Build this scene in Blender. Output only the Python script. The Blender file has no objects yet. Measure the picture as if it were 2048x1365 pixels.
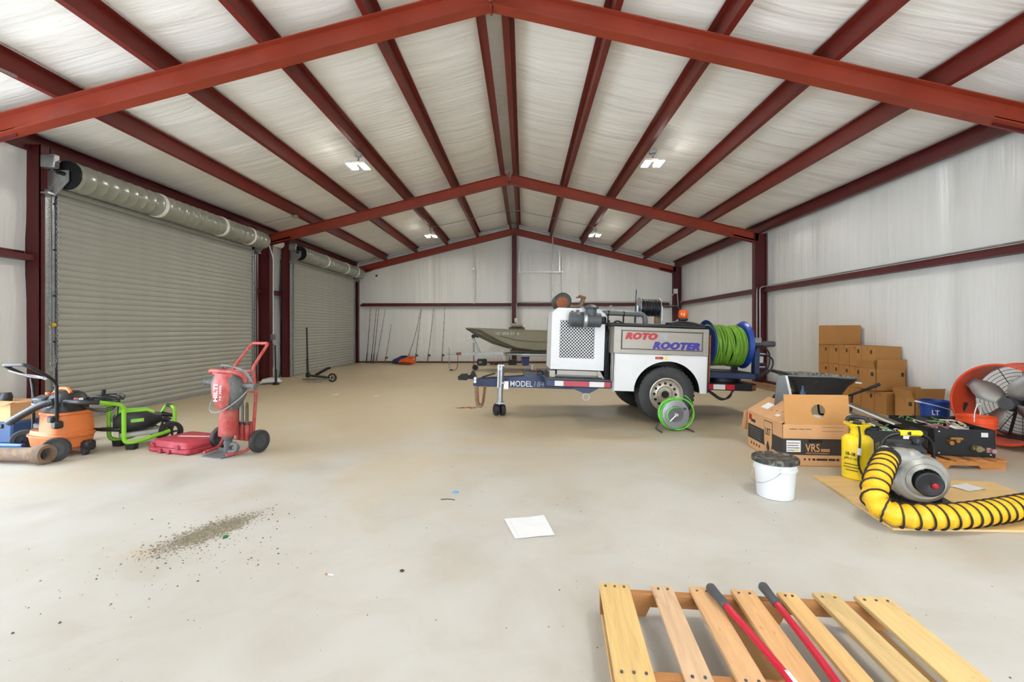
import bpy, math, random
from mathutils import Vector, Matrix, Euler
random.seed(7)
PI = math.pi
R = math.radians
scn = bpy.context.scene
COL = scn.collection

# ------------------------------------------------------------------ camera
cd = bpy.data.cameras.new('camera'); cam = bpy.data.objects.new('camera', cd); COL.objects.link(cam)
cd.sensor_fit = 'HORIZONTAL'; cd.sensor_width = 36.0
cd.lens = 36.0 * 920 / 2048            # about a 16 mm wide angle
cd.shift_y = -24.5 / 2048
cd.clip_start = 0.05; cd.clip_end = 200
cam.location = (0.36, 0.0, 1.27)
cam.rotation_euler = (R(90), 0, math.atan(24 / 920))
scn.camera = cam

# ------------------------------------------------------------------ daylight through the open front, exposure
wd = bpy.data.worlds.new('overcast_sky'); scn.world = wd; wd.use_nodes = True
bg = wd.node_tree.nodes['Background']
bg.inputs['Color'].default_value = (0.78, 0.88, 1.0, 1); bg.inputs['Strength'].default_value = 5.5
vs = scn.view_settings
vs.view_transform = 'Standard'; vs.look = 'None'; vs.gamma = 1.0; vs.use_curve_mapping = False
vs.exposure = 1.0
sd = bpy.data.lights.new('sun', 'SUN'); sun = bpy.data.objects.new('sun', sd); COL.objects.link(sun)
sd.energy = 11.0; sd.angle = R(1.0); sd.color = (1.0, 0.98, 0.95)
sun.rotation_euler = (R(38), R(4), 0)       # high sun from the front of the yard, lights the driveway outside the open doors
LED_STRENGTH = 150.0

# ------------------------------------------------------------------ helpers
def s2l(c):
    c = c / 255.0
    return c / 12.92 if c <= 0.04045 else ((c + 0.055) / 1.055) ** 2.4
def rgb(r, g, b): return (s2l(r), s2l(g), s2l(b), 1)

class NT:
    def __init__(s, name):
        s.m = bpy.data.materials.new(name); s.m.use_nodes = True
        s.t = s.m.node_tree; s.b = s.t.nodes['Principled BSDF']
    def n(s, typ, **kw):
        nd = s.t.nodes.new(typ)
        for k, v in kw.items(): setattr(nd, k, v)
        return nd
    def l(s, a, b): s.t.links.new(a, b)
    def val(s, nd, **kw):
        for k, v in kw.items(): nd.inputs[k].default_value = v
        return nd
    def coord(s, scale=(1, 1, 1), rot=(0, 0, 0), out='Object'):
        tc = s.n('ShaderNodeTexCoord'); mp = s.n('ShaderNodeMapping')
        mp.inputs['Scale'].default_value = scale; mp.inputs['Rotation'].default_value = rot
        s.l(tc.outputs[out], mp.inputs['Vector']); return mp.outputs['Vector']
    def noise(s, vec, scale=5, detail=4, rough=0.55, dist=0):
        nd = s.n('ShaderNodeTexNoise'); s.l(vec, nd.inputs['Vector'])
        nd.inputs['Scale'].default_value = scale; nd.inputs['Detail'].default_value = detail
        nd.inputs['Roughness'].default_value = rough; nd.inputs['Distortion'].default_value = dist
        return nd.outputs['Fac']
    def ramp(s, fac, stops):
        nd = s.n('ShaderNodeValToRGB'); s.l(fac, nd.inputs['Fac']); e = nd.color_ramp.elements
        while len(e) < len(stops): e.new(0.5)
        for el, (p, c) in zip(e, stops): el.position = p; el.color = c if len(c) == 4 else (*c, 1)
        return nd.outputs['Color']
    def mix(s, fac, a, b, typ='MIX'):
        nd = s.n('ShaderNodeMixRGB'); nd.blend_type = typ
        for k, v in (('Fac', fac), ('Color1', a), ('Color2', b)):
            if hasattr(v, 'is_linked') or hasattr(v, 'node'): s.l(v, nd.inputs[k])
            else: nd.inputs[k].default_value = v
        return nd.outputs['Color']
    def math(s, op, a, b=0.0):
        nd = s.n('ShaderNodeMath'); nd.operation = op
        for i, v in enumerate((a, b)):
            if hasattr(v, 'node'): s.l(v, nd.inputs[i])
            else: nd.inputs[i].default_value = v
        return nd.outputs[0]
    def bump(s, h, strength=0.3, dist=0.02):
        nd = s.n('ShaderNodeBump'); s.l(h, nd.inputs['Height'])
        nd.inputs['Strength'].default_value = strength; nd.inputs['Distance'].default_value = dist
        s.l(nd.outputs['Normal'], s.b.inputs['Normal'])

def mat(name, c, rough=0.5, metal=0.0, var=0.12, scale=6.0, bump=0.0, dirt=None, dirt_at=(0.55, 0.75), emit=None, trans=0.0, stretch=(1, 1, 1), coat=0.0):
    k = NT(name); b = k.b
    b.inputs['Roughness'].default_value = rough; b.inputs['Metallic'].default_value = metal
    col = rgb(*c)
    v = k.coord(stretch)
    f = k.noise(v, scale, 5)
    lo = tuple(x * (1 - var) for x in col[:3]); hi = tuple(min(1, x * (1 + var)) for x in col[:3])
    out = k.ramp(f, [(0.3, lo), (0.7, hi)])
    if dirt:
        f2 = k.noise(v, scale * 2.3, 6, 0.65)
        msk = k.ramp(f2, [(dirt_at[0], (0, 0, 0)), (dirt_at[1], (1, 1, 1))])
        out = k.mix(msk, out, rgb(*dirt))
    k.l(out, b.inputs['Base Color'])
    if bump:
        k.bump(k.noise(v, scale * 6, 4), bump, 0.01)
    if emit:
        b.inputs['Emission Color'].default_value = rgb(*c); b.inputs['Emission Strength'].default_value = emit
    if trans: b.inputs['Transmission Weight'].default_value = trans
    if coat: b.inputs['Coat Weight'].default_value = coat
    return k.m

class MB:
    """collects geometry; build() links it as ONE mesh object"""
    def __init__(s): s.v = []; s.f = []; s.mi = []
    def add(s, vs, fs, m=0, M=None):
        o = len(s.v)
        for p in vs:
            p = Vector(p)
            s.v.append(tuple(M @ p) if M else tuple(p))
        for f in fs: s.f.append([i + o for i in f]); s.mi.append(m)
        return s
    def bb(s, x0, x1, y0, y1, z0, z1, m=0, M=None, ch=0.0):
        if ch <= 0:
            vs = [(x, y, z) for z in (z0, z1) for y in (y0, y1) for x in (x0, x1)]
            return s.add(vs, [(0, 2, 3, 1), (4, 5, 7, 6), (0, 1, 5, 4), (2, 6, 7, 3), (0, 4, 6, 2), (1, 3, 7, 5)], m, M)
        c = min(ch, (x1 - x0) / 2.01, (y1 - y0) / 2.01, (z1 - z0) / 2.01)
        vs = []; idx = {}
        X = (x0, x1); Y = (y0, y1); Z = (z0, z1); sg = (1, -1)
        for i in (0, 1):
            for j in (0, 1):
                for k in (0, 1):
                    dx, dy, dz = sg[i] * c, sg[j] * c, sg[k] * c
                    idx[i, j, k, 'x'] = len(vs); vs.append((X[i], Y[j] + dy, Z[k] + dz))
                    idx[i, j, k, 'y'] = len(vs); vs.append((X[i] + dx, Y[j], Z[k] + dz))
                    idx[i, j, k, 'z'] = len(vs); vs.append((X[i] + dx, Y[j] + dy, Z[k]))
        fs = []
        def quad(q, nrm):
            a, b_, c_ = (Vector(vs[t]) for t in q[:3])
            if (b_ - a).cross(c_ - a).dot(Vector(nrm)) < 0: q = q[::-1]
            fs.append(q)
        I = lambda i, j, k, a: idx[i, j, k, a]
        for i in (0, 1):
            n = -sg[i]
            quad([I(i, 0, 0, 'x'), I(i, 1, 0, 'x'), I(i, 1, 1, 'x'), I(i, 0, 1, 'x')], (n, 0, 0))
            quad([I(0, i, 0, 'y'), I(1, i, 0, 'y'), I(1, i, 1, 'y'), I(0, i, 1, 'y')], (0, n, 0))
            quad([I(0, 0, i, 'z'), I(1, 0, i, 'z'), I(1, 1, i, 'z'), I(0, 1, i, 'z')], (0, 0, n))
            for j in (0, 1):
                nj = -sg[j]
                quad([I(i, j, 0, 'x'), I(i, j, 1, 'x'), I(i, j, 1, 'y'), I(i, j, 0, 'y')], (n, nj, 0))
                quad([I(i, 0, j, 'x'), I(i, 1, j, 'x'), I(i, 1, j, 'z'), I(i, 0, j, 'z')], (n, 0, nj))
                quad([I(0, i, j, 'y'), I(1, i, j, 'y'), I(1, i, j, 'z'), I(0, i, j, 'z')], (0, n, nj))
                for k in (0, 1):
                    quad([I(i, j, k, 'x'), I(i, j, k, 'y'), I(i, j, k, 'z')], (n, nj, -sg[k]))
        return s.add(vs, fs, m, M)
    def box(s, c, d, rot=None, m=0, ch=0.0):
        M = Matrix.Translation(c) @ (Euler(rot).to_matrix().to_4x4() if rot else Matrix())
        return s.bb(-d[0] / 2, d[0] / 2, -d[1] / 2, d[1] / 2, -d[2] / 2, d[2] / 2, m, M, ch)
    def lathe(s, prof, o=(0, 0, 0), ax=(0, 0, 1), n=24, m=0, cap=True, arc=None):
        ax = Vector(ax).normalized(); q = ax.to_track_quat('Z', 'Y').to_matrix().to_4x4()
        M = Matrix.Translation(o) @ q
        vs = []; fs = []
        for r, h in prof:
            for i in range(n):
                a = 2 * PI * i / n; vs.append((r * math.cos(a), r * math.sin(a), h))
        for k in range(len(prof) - 1):
            for i in range(n):
                j = (i + 1) % n; fs.append((k * n + i, k * n + j, (k + 1) * n + j, (k + 1) * n + i))
        if cap:
            fs.append(tuple(range(n))[::-1]); fs.append(tuple((len(prof) - 1) * n + i for i in range(n)))
        return s.add(vs, fs, m, M)
    def cyl(s, p0, p1, r, r1=None, n=14, m=0, cap=True):
        p0 = Vector(p0); p1 = Vector(p1)
        return s.lathe([(r, 0), (r if r1 is None else r1, (p1 - p0).length)], p0, p1 - p0, n, m, cap)
    def tube(s, pts, r, n=8, closed=False, m=0, rad=None):
        P = [Vector(p) for p in pts]; N = len(P); vs = []; fs = []
        def tan(i):
            a = P[(i - 1) % N] if closed or i > 0 else P[i]; b = P[(i + 1) % N] if closed or i < N - 1 else P[i]
            t = b - a
            return t.normalized() if t.length > 1e-9 else Vector((0, 0, 1))
        t0 = tan(0); up = Vector((0, 0, 1)) if abs(t0.z) < 0.9 else Vector((1, 0, 0))
        u = (up - t0 * up.dot(t0)).normalized()
        for i in range(N):
            t = tan(i); u = u - t * u.dot(t)
            u = u.normalized() if u.length > 1e-6 else Vector((t.y, -t.x, 0)).normalized()
            w = t.cross(u); rr = rad[i] if rad else r
            for k in range(n):
                a = 2 * PI * k / n; vs.append(tuple(P[i] + u * (rr * math.cos(a)) + w * (rr * math.sin(a))))
        for i in range(N if closed else N - 1):
            a = i * n; b = ((i + 1) % N) * n
            for k in range(n):
                j = (k + 1) % n; fs.append((a + k, a + j, b + j, b + k))
        if not closed:
            fs.append(tuple(range(n))[::-1]); fs.append(tuple((N - 1) * n + k for k in range(n)))
        return s.add(vs, fs, m)
    def prism(s, poly, h0, h1, plane='xz', m=0, M=None):
        n = len(poly)
        f = {'xz': lambda a, b, h: (a, h, b), 'xy': lambda a, b, h: (a, b, h), 'yz': lambda a, b, h: (h, a, b)}[plane]
        area = sum(poly[i][0] * poly[(i + 1) % n][1] - poly[(i + 1) % n][0] * poly[i][1] for i in range(n))
        if (area > 0) == (plane == 'xz'): poly = poly[::-1]
        vs = [f(a, b, h0) for a, b in poly] + [f(a, b, h1) for a, b in poly]
        fs = [tuple(range(n))[::-1], tuple(range(n, 2 * n))]
        for i in range(n):
            j = (i + 1) % n; fs.append((i, j, n + j, n + i))
        return s.add(vs, fs, m, M)
    def ball(s, c, r, n=12, m=0, sc=(1, 1, 1), M=None):
        k = max(4, n // 2); vs = [(0, 0, -1)]
        for i in range(1, k):
            a = -PI / 2 + PI * i / k
            vs += [(math.cos(a) * math.cos(2 * PI * j / n), math.cos(a) * math.sin(2 * PI * j / n), math.sin(a)) for j in range(n)]
        vs.append((0, 0, 1)); vs = [Vector((c[0] + r * sc[0] * x, c[1] + r * sc[1] * y, c[2] + r * sc[2] * z)) for x, y, z in vs]
        fs = [(0, 1 + (j + 1) % n, 1 + j) for j in range(n)]
        for i in range(k - 2):
            for j in range(n):
                a = 1 + i * n; fs.append((a + j, a + (j + 1) % n, a + n + (j + 1) % n, a + n + j))
        L = len(vs) - 1; a = 1 + (k - 2) * n
        fs += [(a + j, a + (j + 1) % n, L) for j in range(n)]
        return s.add(vs, fs, m, M)
    def grid(s, fn, nu, nv, m=0, closed_u=False):
        vs = [fn(i / nu, j / nv) for j in range(nv + 1) for i in range(nu + (0 if closed_u else 1))]
        w = nu + (0 if closed_u else 1); fs = []
        for j in range(nv):
            for i in range(nu):
                k = (i + 1) % w; fs.append((j * w + i, j * w + k, (j + 1) * w + k, (j + 1) * w + i))
        return s.add(vs, fs, m)
    def mesh(s, name, mats, angle=38):
        me = bpy.data.meshes.new(name); me.from_pydata(s.v, [], s.f)
        for mm in (mats if isinstance(mats, (list, tuple)) else [mats]): me.materials.append(mm)
        me.polygons.foreach_set('material_index', s.mi)
        me.polygons.foreach_set('use_smooth', [True] * len(me.polygons))
        me.update()
        try: me.set_sharp_from_angle(angle=R(angle))
        except Exception: pass
        return me
    def build(s, name, mats, parent=None, loc=None, rot=None, angle=38, label=None):
        o = bpy.data.objects.new(name, s.mesh(name, mats, angle)); COL.objects.link(o)
        if parent is not None: o.parent = parent
        if loc: o.location = loc
        if rot: o.rotation_euler = rot
        if label: o['label'] = label
        return o

def thing(name, label, cat, loc=(0, 0, 0), rot=(0, 0, 0), group=None):
    o = bpy.data.objects.new(name, None); COL.objects.link(o); o.empty_display_size = 0.1
    o.location = loc; o.rotation_euler = rot if isinstance(rot, tuple) else (0, 0, rot)
    o['label'] = label; o['category'] = cat
    if group: o['group'] = group
    return o
def tag(o, label, cat, group=None):
    o['label'] = label; o['category'] = cat
    if group: o['group'] = group
    return o
def struct(o): o['kind'] = 'structure'; return o
def link_copy(src, parent, loc=None, rot=None):
    c = src.copy(); COL.objects.link(c); c.parent = parent
    if loc is not None: c.location = loc
    if rot is not None: c.rotation_euler = rot
    return c
def copy_thing(root, loc, rot, label, group=None):
    r = root.copy(); COL.objects.link(r); r.location = loc; r.rotation_euler = rot; r['label'] = label
    if group: r['group'] = group
    for ch in list(root.children):
        c = ch.copy(); COL.objects.link(c); c.parent = r
        for g in ch.children:
            d = g.copy(); COL.objects.link(d); d.parent = c
    return r
def text(s, w, h, m, parent, loc, rot=(PI / 2, 0, 0), shear=0.0, bold=0.0, name='lettering', depth=0.001, spacing=1.0, fat=0.0):
    cu = bpy.data.curves.new('t', 'FONT'); cu.body = s; cu.align_x = 'CENTER'; cu.align_y = 'CENTER'
    cu.shear = shear; cu.offset = bold; cu.extrude = 0.01; cu.resolution_u = 3; cu.space_character = spacing
    to = bpy.data.objects.new('t', cu); COL.objects.link(to)
    bpy.context.view_layer.update()
    me = bpy.data.meshes.new_from_object(to.evaluated_get(bpy.context.evaluated_depsgraph_get()))
    bpy.data.objects.remove(to); bpy.data.curves.remove(cu)
    xs = [v.co.x for v in me.vertices]; ys = [v.co.y for v in me.vertices]
    cx, cy = (max(xs) + min(xs)) / 2, (max(ys) + min(ys)) / 2
    sx, sy = w / (max(xs) - min(xs)), h / (max(ys) - min(ys))
    for v in me.vertices: v.co = ((v.co.x - cx) * sx, (v.co.y - cy) * sy, v.co.z * depth / 0.01)
    if fat:
        vs0 = [v.co.copy() for v in me.vertices]; fs0 = [list(p.vertices) for p in me.polygons]; n = len(vs0); V = []; Fc = []
        for k, (dx, dz) in enumerate(((0, 0), (fat, 0), (-fat, 0), (0, fat * 0.5), (0, -fat * 0.5))):
            V += [(v.x + dx, v.y + dz, v.z + 0.00006 * k) for v in vs0]; Fc += [[i + n * k for i in f] for f in fs0]
        me = bpy.data.meshes.new(name); me.from_pydata(V, [], Fc)
    me.name = name; me.materials.clear(); me.materials.append(m)
    o = bpy.data.objects.new(name, me); COL.objects.link(o); o.parent = parent; o.location = loc; o.rotation_euler = rot
    return o
def arc_pts(c, r, a0, a1, n, plane='xz'):
    out = []
    for i in range(n + 1):
        a = R(a0 + (a1 - a0) * i / n); p, q = r * math.cos(a), r * math.sin(a)
        out.append({'xz': (c[0] + p, c[1], c[2] + q), 'xy': (c[0] + p, c[1] + q, c[2]), 'yz': (c[0], c[1] + p, c[2] + q)}[plane])
    return out
def smooth(pts, it=2, closed=False):
    P = [Vector(p) for p in pts]
    for _ in range(it):
        Q = [] if closed else [P[0]]
        n = len(P)
        for i in range(n if closed else n - 1):
            a, b = P[i], P[(i + 1) % n]
            Q += [a * 0.75 + b * 0.25, a * 0.25 + b * 0.75]
        if not closed: Q.append(P[-1])
        P = Q
    return P
def fillet(pts, r, n=4):
    """polyline with rounded corners, for bent tubes"""
    P = [Vector(p) for p in pts]; out = [P[0]]
    for i in range(1, len(P) - 1):
        a = (P[i - 1] - P[i]); b = (P[i + 1] - P[i]); k = min(r, a.length * 0.49, b.length * 0.49)
        s0 = P[i] + a.normalized() * k; s1 = P[i] + b.normalized() * k
        for j in range(n + 1):
            t = j / n; out.append(s0 * (1 - t) ** 2 + P[i] * 2 * t * (1 - t) + s1 * t * t)
    out.append(P[-1]); return out
# ------------------------------------------------------------------ materials of the building
def concrete():
    k = NT('concrete'); v = k.coord()
    big = k.noise(v, 0.35, 5, 0.6, 0.4); mid = k.noise(v, 2.2, 6, 0.62, 0.6); fine = k.noise(v, 38, 4, 0.7)
    c = k.ramp(big, [(0.3, rgb(172, 167, 156)), (0.55, rgb(184, 180, 171)), (0.75, rgb(193, 191, 184))])
    c = k.mix(k.ramp(mid, [(0.35, (0.93, 0.92, 0.9)), (0.65, (1, 1, 1))]), rgb(170, 158, 134), c) if False else k.mix(0.55, c, k.ramp(mid, [(0.3, rgb(168, 162, 149)), (0.5, rgb(185, 182, 173)), (0.72, rgb(196, 194, 189))]))
    # rusty tan spills with a shape of their own
    st = k.noise(k.coord((0.35, 1.1, 1)), 1.1, 6, 0.7, 0.8)
    c = k.mix(k.ramp(st, [(0.63, (0, 0, 0)), (0.76, (0.5, 0.5, 0.5))]), c, rgb(186, 152, 110))
    sm = k.noise(k.coord((0.8, 2.4, 1)), 1.7, 7, 0.75)
    c = k.mix(k.ramp(sm, [(0.66, (0, 0, 0)), (0.8, (0.5, 0.5, 0.5))]), c, rgb(150, 144, 130))
    c = k.mix(k.ramp(fine, [(0.62, (0, 0, 0)), (0.85, (0.22, 0.22, 0.22))]), c, rgb(150, 140, 120))
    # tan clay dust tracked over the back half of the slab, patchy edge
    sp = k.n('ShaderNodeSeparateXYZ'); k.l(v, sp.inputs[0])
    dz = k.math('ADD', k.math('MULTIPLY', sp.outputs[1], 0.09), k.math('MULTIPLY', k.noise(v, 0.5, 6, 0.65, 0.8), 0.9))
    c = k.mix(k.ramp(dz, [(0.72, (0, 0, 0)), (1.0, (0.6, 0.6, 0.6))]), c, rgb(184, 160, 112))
    # hairline cracks running across the slab
    sep = k.n('ShaderNodeSeparateXYZ'); k.l(v, sep.inputs[0])
    wob = k.noise(k.coord((1, 0, 0)), 0.55, 6, 0.62)
    for y0, amp in ((1.55, 1.3), (6.4, 1.6)):
        d = k.math('SUBTRACT', sep.outputs[1], k.math('ADD', k.math('MULTIPLY', wob, amp), y0 - amp / 2))
        d = k.math('LESS_THAN', k.math('ABSOLUTE', d), 0.0016)
        c = k.mix(k.math('MULTIPLY', d, 0.5), c, rgb(140, 132, 116))
    k.l(c, k.b.inputs['Base Color'])
    k.l(k.ramp(mid, [(0.3, (0.42,) * 3), (0.7, (0.62,) * 3)]), k.b.inputs['Roughness'])
    k.bump(k.math('ADD', k.math('MULTIPLY', mid, 0.6), k.math('MULTIPLY', fine, 0.25)), 0.12, 0.01)
    return k.m
def vinyl(name, c, stretch, scale, strength, rough=0.38):
    """white vinyl facing of the insulation blanket, with pulled wrinkles"""
    k = NT(name); v = k.coord(stretch)
    a = k.noise(v, scale, 5, 0.6, 0.6); b_ = k.noise(k.coord(tuple(x * 0.4 for x in stretch)), scale, 3, 0.5, 1.0)
    col = rgb(*c)
    k.l(k.ramp(b_, [(0.3, tuple(x * 0.93 for x in col[:3])), (0.7, col[:3])]), k.b.inputs['Base Color'])
    k.b.inputs['Roughness'].default_value = rough
    k.bump(k.math('ADD', k.math('MULTIPLY', a, 0.5), b_), strength, 0.05)
    return k.m
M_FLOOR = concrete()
M_CEIL = vinyl('ceiling_vinyl', (247, 246, 241), (0.14, 2.8, 1), 1.5, 0.9, 0.42)
M_WALLV = vinyl('wall_vinyl', (226, 227, 224), (2.4, 2.4, 0.16), 1.2, 0.8, 0.3)
M_RED = mat('red_primer_steel', (142, 52, 31), 0.5, 0.0, 0.14, 1.5, 0.05, dirt=(110, 30, 24), dirt_at=(0.55, 0.9))
M_PURL = mat('shade_darkened_red_primer', (106, 31, 22), 0.5, 0.0, 0.14, 1.5, 0.05)  # rafter primer darkened, so the shade on the purlin webs sits in the colour
M_REDD = mat('maroon_steel', (80, 16, 19), 0.5, 0.0, 0.12, 1.5)
M_GALV = mat('galvanized_steel', (176, 180, 182), 0.38, 0.85, 0.15, 14)
M_ALU = mat('bright_aluminium', (218, 219, 220), 0.32, 0.55, 0.05, 10)
M_SLAT = mat('grey_door_slat_paint', (158, 160, 150), 0.36, 0.0, 0.05, 3)
M_ROLL = mat('door_roll_sheet', (158, 162, 150), 0.3, 0.45, 0.05, 3)
M_STRAP = mat('white_strap', (232, 232, 226), 0.6)
M_BLACK = mat('black_rubber', (26, 26, 27), 0.6, 0, 0.25, 12)
M_BLKM = mat('black_metal', (24, 24, 26), 0.4, 0.3, 0.2, 10)
M_BLKP = mat('black_plastic', (34, 35, 37), 0.45, 0, 0.2, 9)
M_DKGREY = mat('dark_grey_plastic', (66, 68, 70), 0.5, 0, 0.15, 8)
M_GREY = mat('grey_plastic', (140, 142, 142), 0.5, 0, 0.1, 8)
M_WHITE = mat('white_paint', (214, 214, 213), 0.35, 0, 0.04, 4)
M_WHITEP = mat('white_plastic', (212, 212, 210), 0.42, 0, 0.05, 6)
M_LED = mat('led_panel', (255, 250, 240), 0.4, 0, 0, 1, emit=LED_STRENGTH)

# ------------------------------------------------------------------ the building (ridge along y, ridge at x = 0)
XW = 6.1; YB = 17.2; YF = -1.12; FR = (5.01, 11.09, 17.04)
def rb(x): return 4.77 - 0.246 * abs(x)          # underside of the rafters
def ct(x): return rb(x) + 0.44                    # vinyl under the roof sheets

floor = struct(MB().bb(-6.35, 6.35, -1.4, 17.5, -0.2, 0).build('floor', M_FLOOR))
apron = struct(MB().bb(-16, 14, -14, -1.4, -0.25, -0.02).bb(-16, -6.35, -1.4, 14, -0.25, -0.02).build('driveway_slab_1', mat('driveway_concrete', (196, 199, 200), 0.7, 0, 0.1, 1)))  # unseen driveway outside the openings, put there to bounce daylight in

# ceiling: roof sheet, vinyl panels between purlins, purlins
cm = MB()
for s in (-1, 1):
    cm.prism([(0, ct(0) + 0.10), (s * 6.35, ct(6.35) + 0.10), (s * 6.35, ct(6.35) + 0.16), (0, ct(0) + 0.16)], -1.5, 17.5, 'xz')
ceiling = struct(cm.build('ceiling', M_GALV))
PUR = [0.17 + 1.15 * i for i in range(6)]
BAYS = [(-1.12, 5.01), (5.01, 11.09), (11.09, 17.2)]
edges = [-6.3] + [-p for p in reversed(PUR)] + PUR + [6.3]
rs = random.Random(3)
for i in range(len(edges) - 1):
    x0, x1 = edges[i], edges[i + 1]
    ph = rs.random() * 10
    for (y0, y1) in BAYS:
        def fn(u, v, x0=x0, x1=x1, y0=y0, y1=y1, ph=ph):
            x = x0 + (x1 - x0) * u; y = y0 + (y1 - y0) * v
            sag = (0.05 if x1 - x0 > 0.6 else 0.0) * math.sin(PI * u) * (0.7 + 0.3 * math.sin(y * 1.5 + ph))
            wr = 0.007 * math.sin(PI * u) ** 0.5 * (math.sin(y * 9 + 2.2 * math.sin(x * 1.5 + ph)) * math.sin(y * 1.7 + ph) if 0 < u < 1 else 0)
            return (x, y, ct(x) - sag + wr + (0.02 if u in (0, 1) else 0))
        MB().grid(fn, 10, 64).build('insulation_panel', M_CEIL, ceiling, angle=80)
def zsec(s):
    # Z purlin profile (x across, z up): bottom flange towards the eave, top flange towards the ridge
    t = 0.008
    return [(0, 0), (s * 0.075, 0), (s * 0.075, 0.018), (s * 0.068, 0.018), (s * 0.068, t), (t * s, t), (t * s, 0.2), (-s * 0.07, 0.2), (-s * 0.07, 0.2 - t), (0, 0.2 - t)]
for s in (-1, 1):
    for p in PUR:
        b = MB().prism(zsec(s if p > 0.3 else -s), YF, 17.15, 'xz')
        b.build('purlin', M_REDD if p > 5.8 else M_PURL, ceiling, loc=(s * p, 0, rb(p) + 0.23))
MB().bb(-0.17, 0.17, YF, 17.15, ct(0) - 0.035, ct(0) - 0.03).build('ridge_cap', M_CEIL, ceiling)

# portal frames
def ibeam(mb, a, b, depth, flange, up, t=0.012):
    """I section from a to b; 'up' is the web direction, a/b lie on the lower (inner) flange"""
    a = Vector(a); b = Vector(b); d = (b - a).normalized(); up = Vector(up).normalized(); w = d.cross(up).normalized()
    def slab(p0, p1, q0, q1):
        vs = []
        for e in (a, b):
            for (i, j) in ((p0, q0), (p1, q0), (p1, q1), (p0, q1)): vs.append(e + w * i + up * j)
        mb.add(vs, [(0, 1, 2, 3), (7, 6, 5, 4), (0, 4, 5, 1), (1, 5, 6, 2), (2, 6, 7, 3), (3, 7, 4, 0)])
    slab(-flange / 2, flange / 2, 0, t); slab(-flange / 2, flange / 2, depth - t, depth); slab(-t / 2, t / 2, t, depth - t)
    return mb
for i, y in enumerate((-1.0,) + FR):
    lab = ['red steel portal frame over the open front of the building', 'red steel portal frame nearest the viewer, high across the photo', 'red steel portal frame between the two roll-up doors', 'dark red steel portal frame against the far end wall'][i]
    t = thing('steel_frame', lab, 'steel frame', (0, y, 0), group='red portal frames')
    for s in (-1, 1):
        sl = math.sqrt(1 + 0.246 ** 2)
        ibeam(MB(), (0, 0, rb(0)), (s * 5.9, 0, rb(5.9)), 0.225, 0.15, (s * 0.246 / sl, 0, 1 / sl)).build('rafter', M_RED, t)
        c = MB(); ibeam(c, (s * 5.82, 0, 0.012), (s * 5.82, 0, rb(5.82) + 0.2), 0.27, 0.15, (s, 0, 0))
        c.bb(min(s * 5.8, s * 6.1), max(s * 5.8, s * 6.1), -0.1, 0.1, 0, 0.012)
        c.build('column', M_REDD, t)
        k = MB().box((s * 5.6, 0, rb(5.6) + 0.02), (0.55, 0.012, 0.1), (0, s * 0.241, 0)); k.build('haunch_plate', M_REDD, t)
    MB().bb(-0.012, 0.012, -0.075, 0.075, rb(0) - 0.03, rb(0) + 0.26).build('ridge_plate', M_RED, t)

# walls
DOORS = [(5.9, 10.27), (12.1, 16.5)]
XD = -5.82; DZ = 3.12
def wall_panel(mb, axis, pos, a0, a1, z0, z1fn, sgn, seams=1.5, nu=None):
    """a vinyl faced wall with shallow pillow bulges; sgn is the room side"""
    n = nu or max(4, int((a1 - a0) / 0.1))
    def fn(u, v):
        a = a0 + (a1 - a0) * u; z1 = z1fn(a); z = z0 + (z1 - z0) * v
        e = abs(math.sin(PI * (a - a0) / seams)); g = abs((z - 2.2)); gg = min(1, g / 0.5)
        d = 0.05 * (e ** 0.35) * (0.35 + 0.65 * gg) * min(1, z / 0.25)
        d += 0.006 * math.sin(a * 23 + 1.5 * math.sin(z * 2.1)) * gg
        return (pos + sgn * d, a, z) if axis == 'x' else (a, pos + sgn * d, z)
    mb.grid(fn, n, 16)
    if axis == 'x': mb.bb(min(pos, pos - sgn * 0.12), max(pos, pos - sgn * 0.12), a0, a1, z0, z1fn(a0))
    return mb
wl = MB(); eave = lambda a: ct(6.1) + 0.05
wl.bb(-6.36, -6.30, 4.75, 17.4, 0, ct(6.3) + 0.12).bb(-6.36, -6.30, -1.3, 0.25, 0, ct(6.3) + 0.12).bb(-6.36, -6.30, 0.25, 4.75, 3.15, ct(6.3) + 0.12)
for (a0, a1, z0) in ((-1.2, 0.25, 0), (0.25, 4.75, 3.15), (4.75, DOORS[0][0] - 0.12, 0), (DOORS[0][1] + 0.05, DOORS[1][0] - 0.05, 0), (DOORS[1][1] + 0.05, 17.3, 0), (DOORS[0][0] - 0.12, DOORS[0][1] + 0.05, DZ), (DOORS[1][0] - 0.05, DOORS[1][1] + 0.05, DZ)):
    wall_panel(wl, 'x', -6.02 if a0 < 5 else -6.16, a0, a1, z0, eave, 1)
wall_left = struct(wl.build('wall_left', M_WALLV, angle=80))
wall_right = struct(wall_panel(MB().bb(6.30, 6.36, -1.3, 17.4, 0, ct(6.3) + 0.12), 'x', 6.16, -1.2, 17.3, 0, eave, -1, 1.52).build('wall_right', M_WALLV, angle=80))
wb = MB(); wall_panel(wb, 'y', YB, -6.2, 6.2, 0, lambda a: ct(a), -1, 1.55)
wb.prism([(-6.25, 0), (6.25, 0), (6.25, ct(6.25) + 0.1), (0, ct(0) + 0.1), (-6.25, ct(6.25) + 0.1)], YB + 0.02, YB + 0.14, 'xz')
wall_back = struct(wb.build('wall_back', M_WALLV, angle=80))
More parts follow.
